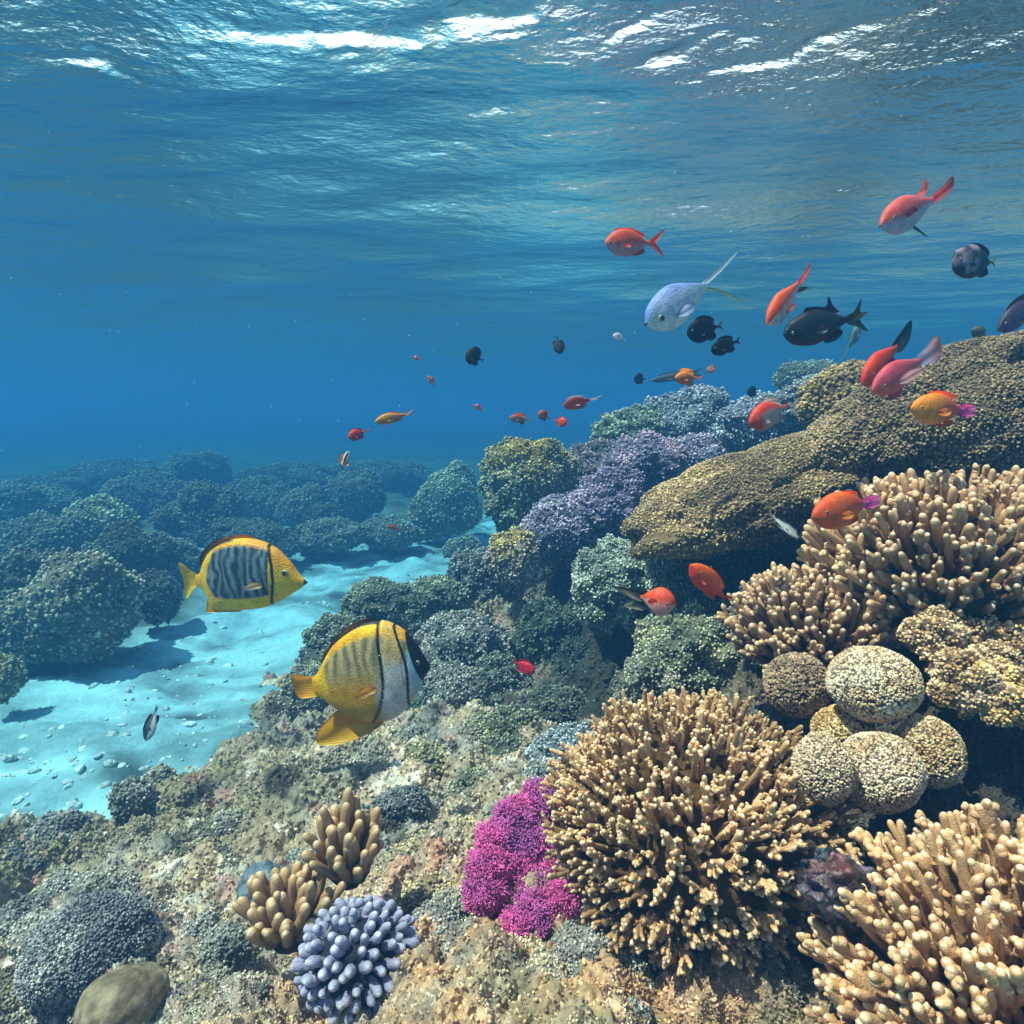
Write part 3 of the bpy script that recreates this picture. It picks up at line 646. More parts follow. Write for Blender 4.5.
# golden branching coral, centre right
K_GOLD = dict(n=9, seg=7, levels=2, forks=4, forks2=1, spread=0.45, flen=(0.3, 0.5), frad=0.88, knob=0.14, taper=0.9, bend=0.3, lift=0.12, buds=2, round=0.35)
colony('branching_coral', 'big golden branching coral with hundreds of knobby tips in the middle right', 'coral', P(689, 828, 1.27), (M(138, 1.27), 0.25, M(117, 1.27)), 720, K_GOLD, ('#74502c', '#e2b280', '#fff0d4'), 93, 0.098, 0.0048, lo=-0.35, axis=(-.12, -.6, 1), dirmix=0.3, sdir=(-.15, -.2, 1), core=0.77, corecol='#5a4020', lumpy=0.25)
# lower right branching coral
K_ORANGE = dict(n=10, seg=10, levels=1, forks=4, spread=0.42, flen=(0.35, 0.6), frad=0.9, knob=0.08, taper=0.7, bend=0.08, lift=0.2, buds=2, round=0.4, fork_at=(0.3, 0.8))
colony('branching_coral', 'pale orange thick branched coral in the bottom right corner', 'coral', P(1015, 1035, 0.92), (M(178, .92), 0.24, M(178, .92)), 300, K_ORANGE, ('#84583a', '#dcac7c', '#fdeccb'), 94, 0.13, 0.0088, lo=-0.05, axis=(-.35, -.5, 1), dirmix=0.3, sdir=(-.6, -.2, 1), core=0.66, corecol='#2c180c')
# lavender finger coral
K_LAV = dict(n=9, seg=12, levels=0, forks=0, knob=0.02, taper=0.98, bend=0.10, lift=0.05, buds=0, round=0.5)
colony('finger_coral', 'lavender blue finger coral dome with pale rounded tips at bottom centre left', 'coral', P(358, 955, 1.12), (M(57, 1.12), M(54, 1.12), M(46, 1.12)), 112, K_LAV, ('#5a5668', '#9c9cb8', '#e8e4ea'), 95, 0.037, 0.0078, lo=-0.3, axis=(0, -.5, 1), partname='finger', core=0.78, corecol='#2c2a3a')
# tan finger clusters
K_TAN = dict(n=9, seg=10, levels=0, forks=0, knob=0.05, taper=1.0, bend=0.3, lift=0.35, buds=0, round=0.45)
TAN = ('#5c4426', '#bc946a', '#f0d4ac')
colony('finger_coral', 'upright tan finger coral cluster behind the lavender one', 'coral', P(350, 868, 1.27), (M(34, 1.27), M(30, 1.27), M(40, 1.27)), 44, K_TAN, TAN, 96, 0.09, 0.0092, lo=0.0, axis=(.1, -.3, 1), dirmix=0.55, partname='finger', core=0.5, corecol='#3a2a18')
colony('finger_coral', 'leaning tan finger coral cluster left of the lavender one', 'coral', P(290, 930, 1.22), (M(44, 1.22), M(34, 1.22), M(36, 1.22)), 50, K_TAN, TAN, 97, 0.08, 0.0092, lo=-0.05, axis=(-.2, -.3, 1), dirmix=0.5, partname='finger', core=0.5, corecol='#3a2a18')
# magenta soft coral
def magenta():
    dg = ground_depth(520, 925) - 0.05; c = P(525, 930, dg); root = thing('soft_coral', 'magenta fluffy soft coral against the left side of the golden coral', 'soft coral', c)
    lobes = [(542, 800, 17, 14), (520, 818, 18, 16), (552, 822, 18, 18), (500, 842, 18, 16), (530, 846, 20, 18), (558, 852, 18, 20), (490, 868, 18, 18), (516, 872, 20, 20),
             (546, 880, 22, 22), (484, 892, 16, 16), (510, 902, 22, 20), (540, 912, 22, 20), (562, 905, 16, 20), (552, 934, 16, 14), (522, 926, 18, 12)]
    for q, (px, py, rx, ry) in enumerate(lobes):
        d = dg + (930 - py) / 120.0 * 0.16 - 0.03 - 0.025 * math.sin(q * 2.3)
        V, T = blob((M(rx, d) * .9, M(rx, d) * .8, M(ry, d) * .9), 5, .5, 2.2, 200 + q, .4, 4.5)
        o0 = P(px, py, d) - np.array(root.location)
        V = V + o0
        col = colmix(lin('#a8589c'), lin('#d05a9c'), 0.5 + 1.0 * fbm(V * 14, 2, 5) + (py - 850) / 90.0 * .5)
        lb = mk('lobe', V, T, MSOFT, root, col * 0.5)
        r = np.random.default_rng(300 + q); n = int(1.0 * 12.6 * rx * ry / 6.0)
        pos, N, fc = sample(V, T, n, r); D = unit(N + r.normal(size=N.shape) * .7)
        PV, PT = stamp(THINTUFT, pos, D, M(4.4, d) * (0.7 + .7 * r.random(n)), r)
        cc = np.repeat(col[T[fc, 0]] * (0.7 + 0.9 * r.random((n, 1))), len(THINTUFT[0]), axis=0)
        h = np.tile(THINTUFT[0][:, 2], n)[:, None]; cc = colmix(cc, lin('#dc80c0'), np.clip(h[:, 0] - .6, 0, 1) * .55)
        o = mk('polyps', PV, PT, MSOFT, lb, cc); o['kind'] = 'stuff'
magenta()
# ball corals
BALLS = [(797, 685, 1.40, 33, 32, ('#a68a70', '#86705a'), 'dull brown ball coral, darkest and leftmost of the ball corals'),
 (874, 684, 1.27, 46, 37, ('#e0c8ac', '#c0a280'), 'widest pale ball coral on top of the ball coral group'),
 (843, 733, 1.32, 31, 27, ('#ccac80', '#b08c5c'), 'small ball coral half hidden between the others'),
 (822, 768, 1.15, 29, 35, ('#c4ac90', '#a68a6a'), 'lower left upright ball coral of the group'),
 (880, 772, 1.18, 42, 40, ('#d4bca0', '#b49676'), 'lowest round grey tan ball coral in the centre of the group'),
 (929, 752, 1.22, 31, 36, ('#d0b28c', '#b0906a'), 'right hand ball coral of the group with a brown top')]
for q, (px, py, d, rx, ry, cols, lab) in enumerate(BALLS):
    head('ball_coral', lab, 'coral', px, py, d, (rx * .91, ry * .93), cols, ps=1.7, amp=0.06, freq=1.5, seed=110 + q, sub=5, tmpl=STUB, dens=1.0, group='ball corals clustered on the dark rock', jit=0.35, up=0.0, corecol=0.32, depthk=.95)
# pillow corals, right edge
PIL = [(938, 637, 1.3, 22, 20, 'small knobby tan coral lump left of the others at the right edge'), (968, 640, 1.34, 22, 19, 'pale tan knobby coral lump, top middle one at the right edge'),
 (966, 683, 1.24, 24, 27, 'long knobby tan coral lump above the right hand ball coral'), (1003, 694, 1.18, 27, 28, 'yellow sided knobby coral lump lowest at the right edge'),
 (1014, 650, 1.32, 20, 24, 'knobby brown coral lump cut by the right picture edge'), (992, 662, 1.3, 18, 18, 'small knobby coral lump wedged among the others at the right edge'), (1018, 622, 1.42, 18, 12, 'ochre knobby coral lump highest at the right edge')]
for q, (px, py, d, rx, ry, lab) in enumerate(PIL):
    head('knobby_coral', lab, 'coral', px, py, d, (rx, ry), ('#dcb890', '#ac8862') if q != 3 else ('#dcb478', '#bca08c'), ps=2.0, amp=0.7, freq=1.8, seed=130 + q, sub=5, tmpl=STUB, dens=1.0, group='knobby corals at the right edge', jit=0.4, up=0.0, corecol=0.35)

# iridescent shell wedged between the corals
def shell():
    d = 0.98; root = thing('clam_shell', 'dark purple glossy clam shell wedged left of the bottom right coral', 'shell', P(845, 905, d))
    V, T = ico(5)
    for k, (lab, tx, tz, cc) in enumerate((('valve', 0.0, 0.0, ('#2c1c24', '#6c5c68')), ('valve', 0.02, -0.03, ('#28323c', '#506070')))):
        W_ = V.copy(); th = np.arctan2(W_[:, 2], W_[:, 0])
        rr = 1 + 0.07 * np.sin(th * 9 + k) + 0.16 * (billow(W_ * 1.9 + k * 5, 140 + k) - .3) + 0.12 * fbm(W_ * 4, 4, 3)
        W_ = W_ * rr[:, None] * np.array([M(58, d), 0.035, M(32, d)]) ; W_ = W_ @ rot_z_tilt(0.3 - k * .7, 0.62, 0.25).T + np.array([tx, -0.01 + k * .05, tz + 0.02])
        f = 0.35 + 1.3 * fbm(W_ * 28, 4, 7 + k)
        col = colmix(lin(cc[0]), lin(cc[1]), f); col = colmix(col, lin('#8c4838'), (W_[:, 2] - .062) * 16 * (k == 0) * (W_[:, 0] < .0))
        mk(lab, W_, T, MSHELL, root, col)
shell()

# boulders and lumps on the near slope
rock('boulder', 'smooth brown boulder at the bottom left with a pale algae film', 'rock', 122, 1004, 1.2, (42, 32), ('#6a5c46', '#94866a'), 151, .12, 1.2, mat=coral_mat('smooth_rock', 0.8, 34, 0.6, 0.008, (0.5, 1.35), vor=True), amp2=0.0, rot=(0, -.3, 0))
rock('boulder', 'slate blue grey boulder between the rubble and the tan finger corals', 'rock', 262, 890, 1.5, (22, 26), ('#6c7c88', '#8c98a0'), 152, .14, 1.3, amp2=0.0)
head('dome_coral', 'low grey dome coral with a fine grained surface at the left bottom', 'coral', 92, 948, 1.38, (64, 44), ('#a8a49c', '#6c6c70'), ps=2.2, amp=0.16, freq=1.5, seed=153, sub=6, dens=1.2, depthk=0.8, rot=(0, -.25, 0))
rock('bleached_coral', 'bleached white coral patch left of the grey dome coral', 'dead coral', 30, 952, 1.50, (34, 16), ('#e8dcd0', '#c8b4a8'), 154, .2, 1.5, rot=(0, -.6, 0))
rock('bleached_coral', 'small bleached white rubble piece in the middle of the slope', 'dead coral', 264, 773, 2.3, (14, 8), ('#e8dcd4', '#b8a090'), 155, .25, 1.6, rot=(0, -.3, 0))
LUMPS = [(132, 802, 2.15, 22, 22, ('#7c8078', '#50544e'), 'dark rubble lump standing out at the edge of the sand'),
 (162, 778, 2.3, 14, 13, ('#8a8a7c', '#5a5c54'), 'small dark rubble lump behind the dark one at the sand edge'),
 (218, 752, 2.5, 16, 14, ('#7c7a66', '#56564a'), 'rubble lump at the sand edge right of the small dark lumps'),
 (275, 798, 2.15, 24, 16, ('#8a8c88', '#585c5a'), 'dark grey granular lump in mid slope'),
 (318, 765, 2.35, 26, 18, ('#8c8468', '#5c5a4c'), 'tan rubble lump right of the small bleached piece'),
 (345, 830, 1.85, 30, 20, ('#84888a', '#585e5e'), 'broad dark granular lump above the tan finger cluster'),
 (400, 812, 1.9, 30, 26, ('#6c7274', '#4c5658'), 'blue grey granular lump right of the broad dark one'),
 (430, 765, 2.25, 30, 22, ('#9a9064', '#66684a'), 'olive granular lump under the banded fish'),
 (465, 838, 1.65, 28, 24, ('#a09464', '#70683e'), 'golden olive granular lump left of the magenta soft coral'),
 (375, 770, 2.3, 26, 18, ('#8a8478', '#5c5c58'), 'grey tan rubble lump under the banded fish fin'),
 (205, 840, 1.9, 28, 16, ('#77705a', '#4c4a3e'), 'flat brown rubble lump in the middle of the left slope'),
 (60, 835, 2.0, 34, 18, ('#7c807c', '#505450'), 'dark low lump at the left sand edge'),
 (20, 862, 1.95, 28, 18, ('#70746e', '#484c48'), 'darkest low lump at the left picture edge'),
 (150, 868, 1.75, 30, 16, ('#8c8268', '#5e5a4a'), 'low tan lump above the grey dome coral'),
 (215, 940, 1.42, 34, 20, ('#93876a', '#5e5848'), 'brown granular lump left of the leaning tan fingers'),
 (430, 895, 1.4, 30, 20, ('#b09a6a', '#7c6a4a'), 'sunlit tan lump right of the upright tan fingers'),
 (455, 960, 1.18, 36, 22, ('#a89272', '#75624c'), 'pale knotted lump right of the lavender coral'),
 (515, 968, 1.1, 42, 26, ('#c0a878', '#8c744e'), 'pale golden rock lump under the magenta soft coral'),
 (570, 1000, 1.02, 44, 24, ('#9c8c70', '#6c5c48'), 'grey brown lump at the bottom centre'),
 (480, 1010, 1.02, 40, 20, ('#b89c70', '#8c6c4c'), 'sunlit ochre lump at the bottom edge centre'),
 (395, 1008, 1.08, 36, 18, ('#b4987a', '#8a6c54'), 'pinkish tan lump below the lavender coral'),
 (250, 1005, 1.15, 34, 20, ('#a8926c', '#6c5c44'), 'brown sunlit lump at the bottom edge left of the lavender coral'),
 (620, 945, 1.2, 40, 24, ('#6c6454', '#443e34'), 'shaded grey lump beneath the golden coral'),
 (420, 855, 1.6, 26, 20, ('#a8966a', '#6e6648'), 'sandy tan lump above and left of the magenta soft coral'),
 (300, 870, 1.6, 22, 16, ('#7c8078', '#5a605c'), 'small grey lump right of the slate boulder'),
 (480, 790, 1.95, 30, 20, ('#8a8c6e', '#5c6450'), 'pale olive lump at the foot of the olive bushy coral'),
 (545, 775, 1.85, 22, 16, ('#86908c', '#5c6868'), 'grey lump between the magenta and pale blue tufted corals')]
for q, (px, py, d, rx, ry, cols, lab) in enumerate(LUMPS):
    d = ground_depth(px, py + ry * 0.55); py -= 4
    head('coral_lump', lab, 'coral', px, py + 4, d, (rx, ry), cols, ps=2.4, amp=0.32, freq=1.9, seed=160 + q, sub=5, dens=1.1, multi=5, bright=1.6, amp2=.14, freq2=4.5, group='encrusted lumps on the near slope', corecol=0.7)
for q in range(260):
    while True:
        px, py = rnd.uniform(-30, 640), rnd.uniform(745, 1040)
        if py > 900 - 0.42 * px + 10 and not (240 < px < 440 and 810 < py) and not (470 < px < 590 and py < 950): break
    rr = rnd.uniform(6, 20) * (0.7 + (py - 740) / 500)
    d = ground_depth(px, py + 3)
    if d > 2.6: continue
    if q % 3:
        cs = rnd.choice([('#9c9880', '#6c6a5c'), ('#8c8c84', '#5c605c'), ('#b0a484', '#7c725c'), ('#a8a090', '#706c64'), ('#988c68', '#686048')]); k_ = rnd.uniform(1.1, 1.7)
        head('coral_knoll', 'small rubble knoll crusted with grey and tan coral growth on the near slope', 'coral', px, py - rr * .85, d, (rr * k_, rr * rnd.uniform(.8, 1.1) * k_ * .8), cs, ps=2.3, amp=.4, freq=1.9, seed=700 + q, sub=4,
             multi=4, bright=1.4, amp2=.3, freq2=4, dens=1.0, group='small crusted knolls on the near slope', corecol=.8)
    else:
        rock('rubble_stone', 'small encrusted stone among the coral rubble of the near slope', 'stone', px, py, d, (rr, rr * rnd.uniform(.6, .9)),
         rnd.choice([('#a89478', '#74665a'), ('#949088', '#64645c'), ('#b8a488', '#80705c'), ('#b09c90', '#7c6c64')]), 400 + q, .35, 1.8, group='small encrusted stones in the rubble', rot=(rnd.uniform(-1, 1), rnd.uniform(-1, 1), 0), sub=4, amp2=.18, freq2=4.5)
# dark crescent shell under the magenta coral
V_, T_ = ico(4); V_ = V_ * np.array([M(9, 1.3), 0.012, M(19, 1.3)]); V_[:, 0] += (V_[:, 2] / M(19, 1.3)) ** 2 * M(8, 1.3)
tag(mk('mussel_shell', V_ , T_, MSHELL, None, np.tile(lin('#1c1c22'), (len(V_), 1)), loc=P(478, 910, 1.30)), 'dark crescent shaped mussel shell tucked under the magenta soft coral', 'shell')

# ------------------------------------------------------------------ fish
def crom(pts, k=6, closed=True):
    p = np.array(pts, float); n = len(p); out = []
    for i in range(n if closed else n - 1):
        a, b, c, d = (p[(i - 1) % n], p[i], p[(i + 1) % n], p[(i + 2) % n]) if closed else (p[max(i - 1, 0)], p[i], p[i + 1], p[min(i + 2, n - 1)])
        for j in range(k):
            t = j / k; out.append(0.5 * ((2 * b) + (c - a) * t + (2 * a - 5 * b + 4 * c - d) * t * t + (3 * b - a - 3 * c + d) * t ** 3))
    return np.array(out)
def plate(poly, th):
    n = len(poly); tris = tessellate_polygon([[Vector((p[0], p[1], 0)) for p in poly]])
    V = [(p[0], -th, p[1]) for p in poly] + [(p[0], th, p[1]) for p in poly]; T = []
    for a, b, c in tris: T += [(a, b, c), (c + n, b + n, a + n)]
    for i in range(n): j = (i + 1) % n; T += [(i, j, j + n), (i, j + n, i + n)]
    return np.array(V), np.array(T)
def interp(tab, x):
    t = np.array(tab, float); return np.interp(x, t[:, 0], t[:, 1])
def smooth_interp(tab, x):
    c = crom(tab, 10, False); c = np.vstack([c, [tab[-1]]]); return np.interp(x, c[:, 0], c[:, 1])

def fish(name, label, mouth, tail, sp, group=None, hi=False, bend=0.0, roll=0.0):
    """mouth, tail: (px, py, depth). Local frame: x 0 = tail tip .. 1 = mouth, z up, all in body lengths."""
    lim = 0.35 * math.hypot(mouth[0] - tail[0], mouth[1] - tail[1]) * mouth[2] / FPX
    tail = (tail[0], tail[1], mouth[2] + max(-lim, min(lim, tail[2] - mouth[2])))
    a, b = P(*mouth), P(*tail); L = np.linalg.norm(a - b)
    X = unit(a - b); up = np.array([0, 0, 1.0]) if abs(X[2]) < 0.93 else np.array([-0.6, 0, 0.4])
    if sp.get('up') is not None: up = np.array(sp['up'], float)
    Y = unit(np.cross(up, X)); Z = np.cross(X, Y)
    root = thing(name, label, 'fish', b, group)
    Mx = Matrix([[X[0], Y[0], Z[0]], [X[1], Y[1], Z[1]], [X[2], Y[2], Z[2]]]) @ Matrix.Rotation(roll, 3, 'X')
    root.rotation_euler = Mx.to_euler(); 
    root.scale = (L, L, L)
    N, Mm = (170, 72) if hi else (56, 24)
    xt = sp['xt']; u = np.linspace(0, 1, N); u = 0.5 - 0.5 * np.cos(np.pi * (u * 0.85 + 0.15 * u * u)); u = u / u[-1]
    x = xt + (1 - xt) * u
    top = smooth_interp(sp['top'], x); bot = smooth_interp(sp['bot'], x); wd = smooth_interp(sp['wid'], x)
    th = np.arange(Mm) * 2 * math.pi / Mm
    ct, st = np.cos(th), np.sin(th)
    mid = (top + bot) / 2; hh = (top - bot) / 2
    yy = np.sign(ct)[None] * np.abs(ct)[None] ** 0.9 * wd[:, None]
    zz = mid[:, None] + hh[:, None] * np.sign(st)[None] * np.abs(st)[None] ** 0.95
    V = np.stack([np.repeat(x[:, None], Mm, 1), yy, zz], 2).reshape(-1, 3)
    i = np.arange((N - 1) * Mm); r_, c_ = i // Mm, i % Mm; A = r_ * Mm + c_; B = r_ * Mm + (c_ + 1) % Mm
    T = np.vstack([np.stack([A, B, B + Mm], 1), np.stack([A, B + Mm, A + Mm], 1)])
    V = np.vstack([V, [x[-1] + 0.003, 0, mid[-1]], [x[0], 0, mid[0]]]); e = (N - 1) * Mm
    T = np.vstack([T, [[e + s, e + (s + 1) % Mm, len(V) - 2] for s in range(Mm)], [[(s + 1) % Mm, s, len(V) - 1] for s in range(Mm)]])
    vz = (V[:, 2] - np.interp(V[:, 0], x, bot)) / np.maximum(np.interp(V[:, 0], x, top - bot), 1e-4)   # 0 belly..1 back
    col = sp['col'](V[:, 0], V[:, 2], vz, V[:, 1])
    gx = sp['eye'][0] - 0.085 + 0.05 * (1 - ((vz - 0.42) / 0.38) ** 2) * -1 + .03        # gill cover edge
    g = np.clip(1 - np.abs(V[:, 0] - gx) / 0.008, 0, 1) * (np.abs(vz - .42) < .3)
    col = col * (1 - 0.45 * g[:, None])
    def bnd(Q):
        if bend: Q = Q.copy(); Q[:, 1] += bend * np.clip(0.75 - Q[:, 0], 0, 1) ** 2
        return Q
    mk('body', bnd(V), T, sp.get('mat', MFISH), root, col)
    for nm, pts, c0, c1 in sp['fins']:
        poly = crom(pts, 6 if hi else 4); FV, FT = plate(poly, 0.002)
        if nm == 'pectoral_fin':
            for s in (-1, 1):
                w = float(np.interp(pts[0][0], x, wd)); Q = FV.copy(); Q[:, 1] = Q[:, 1] * 0.6 + s * (w * 0.93 + 0.5 * (np.max(FV[:, 0]) - Q[:, 0]))
                f = (FV[:, 0].max() - FV[:, 0]) / max(np.ptp(FV[:, 0]), 1e-4)
                mk(nm, bnd(Q), FT, MFIN, root, colmix(lin(c0), lin(c1), f))
        else:
            ctr = np.array([(xt + 1) / 2, 0]); dd = np.hypot(FV[:, 0] - ctr[0], FV[:, 2]); f = (dd - dd.min()) / max(np.ptp(dd), 1e-4)
            mk(nm, bnd(FV), FT, MFIN, root, colmix(lin(c0), lin(c1), f ** 1.5))
    ex, ez, er = sp['eye']; w = float(np.interp(ex, x, wd)); hz = float(np.interp(ex, x, hh)); mz = float(np.interp(ex, x, mid))
    k = math.sqrt(max(0.05, 1 - min(.98, abs(ez - mz) / max(hz, 1e-3)) ** 2))
    ev, et = ico(3 if hi else 2)
    for s in (-1, 1):
        c0 = np.array([ex, s * (w * k - er * 0.25), ez])
        eo = mk('eye', bnd(ev * np.array([er, er * .55, er]) + c0), et, sp.get('eyemat', MEYE), root)
        mk('pupil', bnd(ev * np.array([er * .72, er * .42, er * .72]) + c0 + np.array([0, s * er * .27, 0])), et, MPUP, eo)
    if sp.get('mouth'):
        mr = sp['mouth']; mk('mouth', ev * np.array([mr * 1.1, mr * .7, mr * .6]) + np.array([1.0 - mr * .5, 0, mid[-1]]), et, MMOUTH, root)
    return root

def two(c1, c2, cut=0.45, soft=0.12, noise=0.05):
    c1, c2 = lin(c1), lin(c2)
    return lambda x, z, v, y: colmix(c2, c1, (v - cut + noise * fbm(np.stack([x, z, y], 1) * 9, 2, 3)) / soft)
def solid(c, c2=None):
    c = lin(c); c2 = lin(c2) if c2 else c * 0.6
    return lambda x, z, v, y: colmix(c, c2, 0.5 + 1.2 * fbm(np.stack([x, z, y], 1) * 7, 3, 9) - .3)

# --- the two big yellow striped fish
YEL, YEL2 = lin('#ffd000'), lin('#f8a800')
def col_a(x, z, v, y):
    q = np.stack([x, z, y], 1)
    c = colmix(YEL, YEL2, 0.4 + fbm(q * 5, 2, 3))
    edge = 0.115 + 0.05 * np.abs(x - 0.5)
    m = np.clip((x - 0.225 - .16 * np.abs(v - .55) ** 1.5 * 2) / 0.02, 0, 1) * np.clip((0.755 - x + 0.03 * (v - .5)) / 0.008, 0, 1) * np.clip((v - 0.17 - 0.35 * np.clip(0.4 - x, 0, 1)) / 0.03, 0, 1) * np.clip((0.93 - v) / 0.03, 0, 1)
    s = np.sin((x * 95 + 3.2 * fbm(q * np.array([9, 9, 4]), 3, 5) + (v - .5) * 5))
    grey = colmix(lin('#2a3036'), lin('#7f94a0'), 0.35 + 0.75 * s * (0.55 + 0.45 * vnoise(q * 20, 8)) )
    c = colmix(c, grey, m)
    bar = np.clip((0.013 - np.abs(x - (0.785 - 0.11 * (v - 0.55) ** 2 * 1.6))) / 0.003, 0, 1)
    c = colmix(c, lin('#161210'), bar * (v < 1.1))
    c = colmix(c, lin('#1a1614'), np.clip((v - 0.965) / 0.01, 0, 1) * np.clip((0.5 - x) / 0.05, 0, 1))
    c = colmix(c, lin('#1a1210'), np.clip((x - 0.982) / 0.006, 0, 1))
    return c
SP_A = dict(xt=0.13, top=[(.13, .02), (.17, .035), (.20, .10), (.27, .20), (.38, .265), (.52, .29), (.66, .275), (.78, .22), (.88, .12), (.94, .03), (.975, -.015), (1.0, -.04)],
  bot=[(.13, -.075), (.17, -.09), (.21, -.16), (.25, -.24), (.40, -.25), (.55, -.245), (.68, -.225), (.80, -.175), (.90, -.12), (.96, -.085), (1.0, -.055)],
  wid=[(.13, .012), (.2, .028), (.35, .06), (.55, .085), (.75, .085), (.88, .055), (.96, .028), (1.0, .012)],
  col=col_a, eye=(.865, .035, .027), mouth=0.016,
  fins=[('tail_fin', [(.15, .015), (.09, .05), (.0, .11), (.025, -.02), (.03, -.16), (.10, -.09), (.15, -.06)], '#f4c000', '#ffe000'),
        ('dorsal_fin', [(.19, .085), (.18, .13), (.215, .20), (.30, .262), (.42, .30), (.56, .315), (.62, .285), (.45, .25), (.30, .20)], '#c88400', '#2a2018'),
        ('anal_fin', [(.22, -.15), (.19, -.24), (.195, -.272), (.30, -.268), (.46, -.262), (.45, -.23), (.3, -.20)], '#f8c800', '#f8c000'),
        ('pectoral_fin', [(.70, -.035), (.64, -.015), (.59, -.05), (.62, -.07), (.69, -.06)], '#c89a30', '#9aa0a0')])
fish('butterfly_fish', 'yellow fish with a grey striped side panel swimming over the sand channel', (306, 576, 1.9), (178, 578, 1.95), SP_A, hi=True, bend=0.05)

def col_b(x, z, v, y):
    q = np.stack([x, z, y], 1)
    c = colmix(YEL, YEL2, 0.4 + fbm(q * 5, 2, 3))
    pan = np.clip((x - 0.26) / 0.03, 0, 1) * np.clip((0.90 - v) / 0.04, 0, 1) * np.clip((0.9 - x) / .01, 0, 1)
    s = np.sin(x * 75 + 2.4 * fbm(q * 6, 3, 5)) * np.clip((v - .45) / .25, 0, 1)
    sil = colmix(lin('#c4aa70'), lin('#6c6448'), 0.35 + 0.55 * s)
    sil = colmix(sil, lin('#d89a10'), np.clip((0.62 - v) / .25, 0, 1) * np.clip((0.66 - x) / .08, 0, 1) * 1.0)
    sil = colmix(sil, lin('#e4d8d4'), np.clip((x - .60) / .10, 0, 1) * np.clip((.5 - v) / .18, 0, 1))
    sil = colmix(sil, lin('#cfc8c0'), np.clip((x - .70) / .03, 0, 1) * np.clip((.72 - v) / .22, 0, 1))
    c = colmix(c, sil, pan)
    c = colmix(c, lin('#e0b060'), np.clip((x - .73) / .02, 0, 1) * np.clip((.86 - x) / .01, 0, 1) * np.clip((v - .55) / .1, 0, 1) * .6)
    b1 = np.clip((0.013 - np.abs(x - (0.70 - 0.22 * np.clip(.5 - v, 0, 1) ** 2 * 3 + .02 * (v - .5)))) / 0.003, 0, 1)
    b2 = np.clip((0.011 - np.abs(x - (0.862 - 0.10 * (v - .5) ** 2 * 2))) / 0.003, 0, 1)
    c = colmix(c, lin('#9cc4c8'), np.clip((x - 0.875) / .004, 0, 1) * (v < .75))
    c = colmix(c, lin('#100f16'), np.maximum(b1, b2))
    c = colmix(c, lin('#0c0d14'), np.clip((x - (0.905 - .06 * np.clip(v - .5, -.2, 1) + .06 * np.clip(.35 - v, 0, 1))) / 0.005, 0, 1))
    c = colmix(c, lin('#161210'), np.clip((v - 0.972) / 0.008, 0, 1) * (x < .7))
    return c
SP_B = dict(xt=0.15, top=[(.15, .025), (.20, .06), (.27, .15), (.36, .25), (.50, .335), (.63, .37), (.76, .355), (.87, .28), (.94, .17), (.985, .06), (1.0, .02)],
  bot=[(.15, -.10), (.19, -.13), (.28, -.22), (.40, -.30), (.55, -.345), (.68, -.33), (.80, -.255), (.90, -.14), (.96, -.05), (1.0, -.01)],
  wid=[(.15, .014), (.22, .035), (.38, .075), (.56, .10), (.76, .10), (.89, .065), (.96, .035), (1.0, .014)],
  col=col_b, eye=(.935, .06, .018), mouth=0.0,
  fins=[('tail_fin', [(.18, .01), (.10, .04), (.02, .06), (.0, .0), (.02, -.10), (.09, -.12), (.17, -.10)], '#f8b800', '#f0a800'),
        ('dorsal_fin', [(.27, .13), (.265, .17), (.38, .285), (.5, .36), (.62, .39), (.70, .375), (.6, .33), (.42, .26)], '#d89000', '#181210'),
        ('anal_fin', [(.33, -.22), (.20, -.29), (.10, -.38), (.09, -.46), (.20, -.485), (.36, -.46), (.50, -.41), (.60, -.35), (.5, -.30)], '#e8a800', '#ffcc00'),
        ('pectoral_fin', [(.64, -.06), (.57, -.04), (.51, -.09), (.55, -.11), (.63, -.09)], '#d09a20', '#c0902c')])
fish('butterfly_fish', 'large black banded yellow and white fish in front of the reef slope', (430, 668, 1.5), (294, 682, 1.56), SP_B, hi=True, bend=-0.04, roll=0.0)

# --- generic bodies
def body(h, xt=0.25, belly=1.0, snout=0.35, w=0.45):
    X = lambda f: xt + (1 - xt) * f
    a = .30 + .35 * snout
    top = [(xt, .028), (X(.08), .040), (X(.25), h * .60), (X(.45), h * .95), (X(.62), h), (X(.80), h * .80), (X(.91), h * (a + .1)), (X(.97), h * a * .6), (1.0, h * .10)]
    bot = [(xt, -.028), (X(.08), -.040), (X(.25), -h * .56 * belly), (X(.45), -h * .90 * belly), (X(.62), -h * .97 * belly), (X(.80), -h * .80 * belly), (X(.91), -h * (a + .06) * belly), (X(.97), -h * a * .55 * belly), (1.0, -h * .10)]
    wid = [(xt, .014), (X(.15), .025), (X(.4), h * w * .8), (X(.62), h * w), (X(.82), h * w * .85), (X(.93), h * w * .5), (1.0, .012)]
    return dict(xt=xt, top=top, bot=bot, wid=wid)
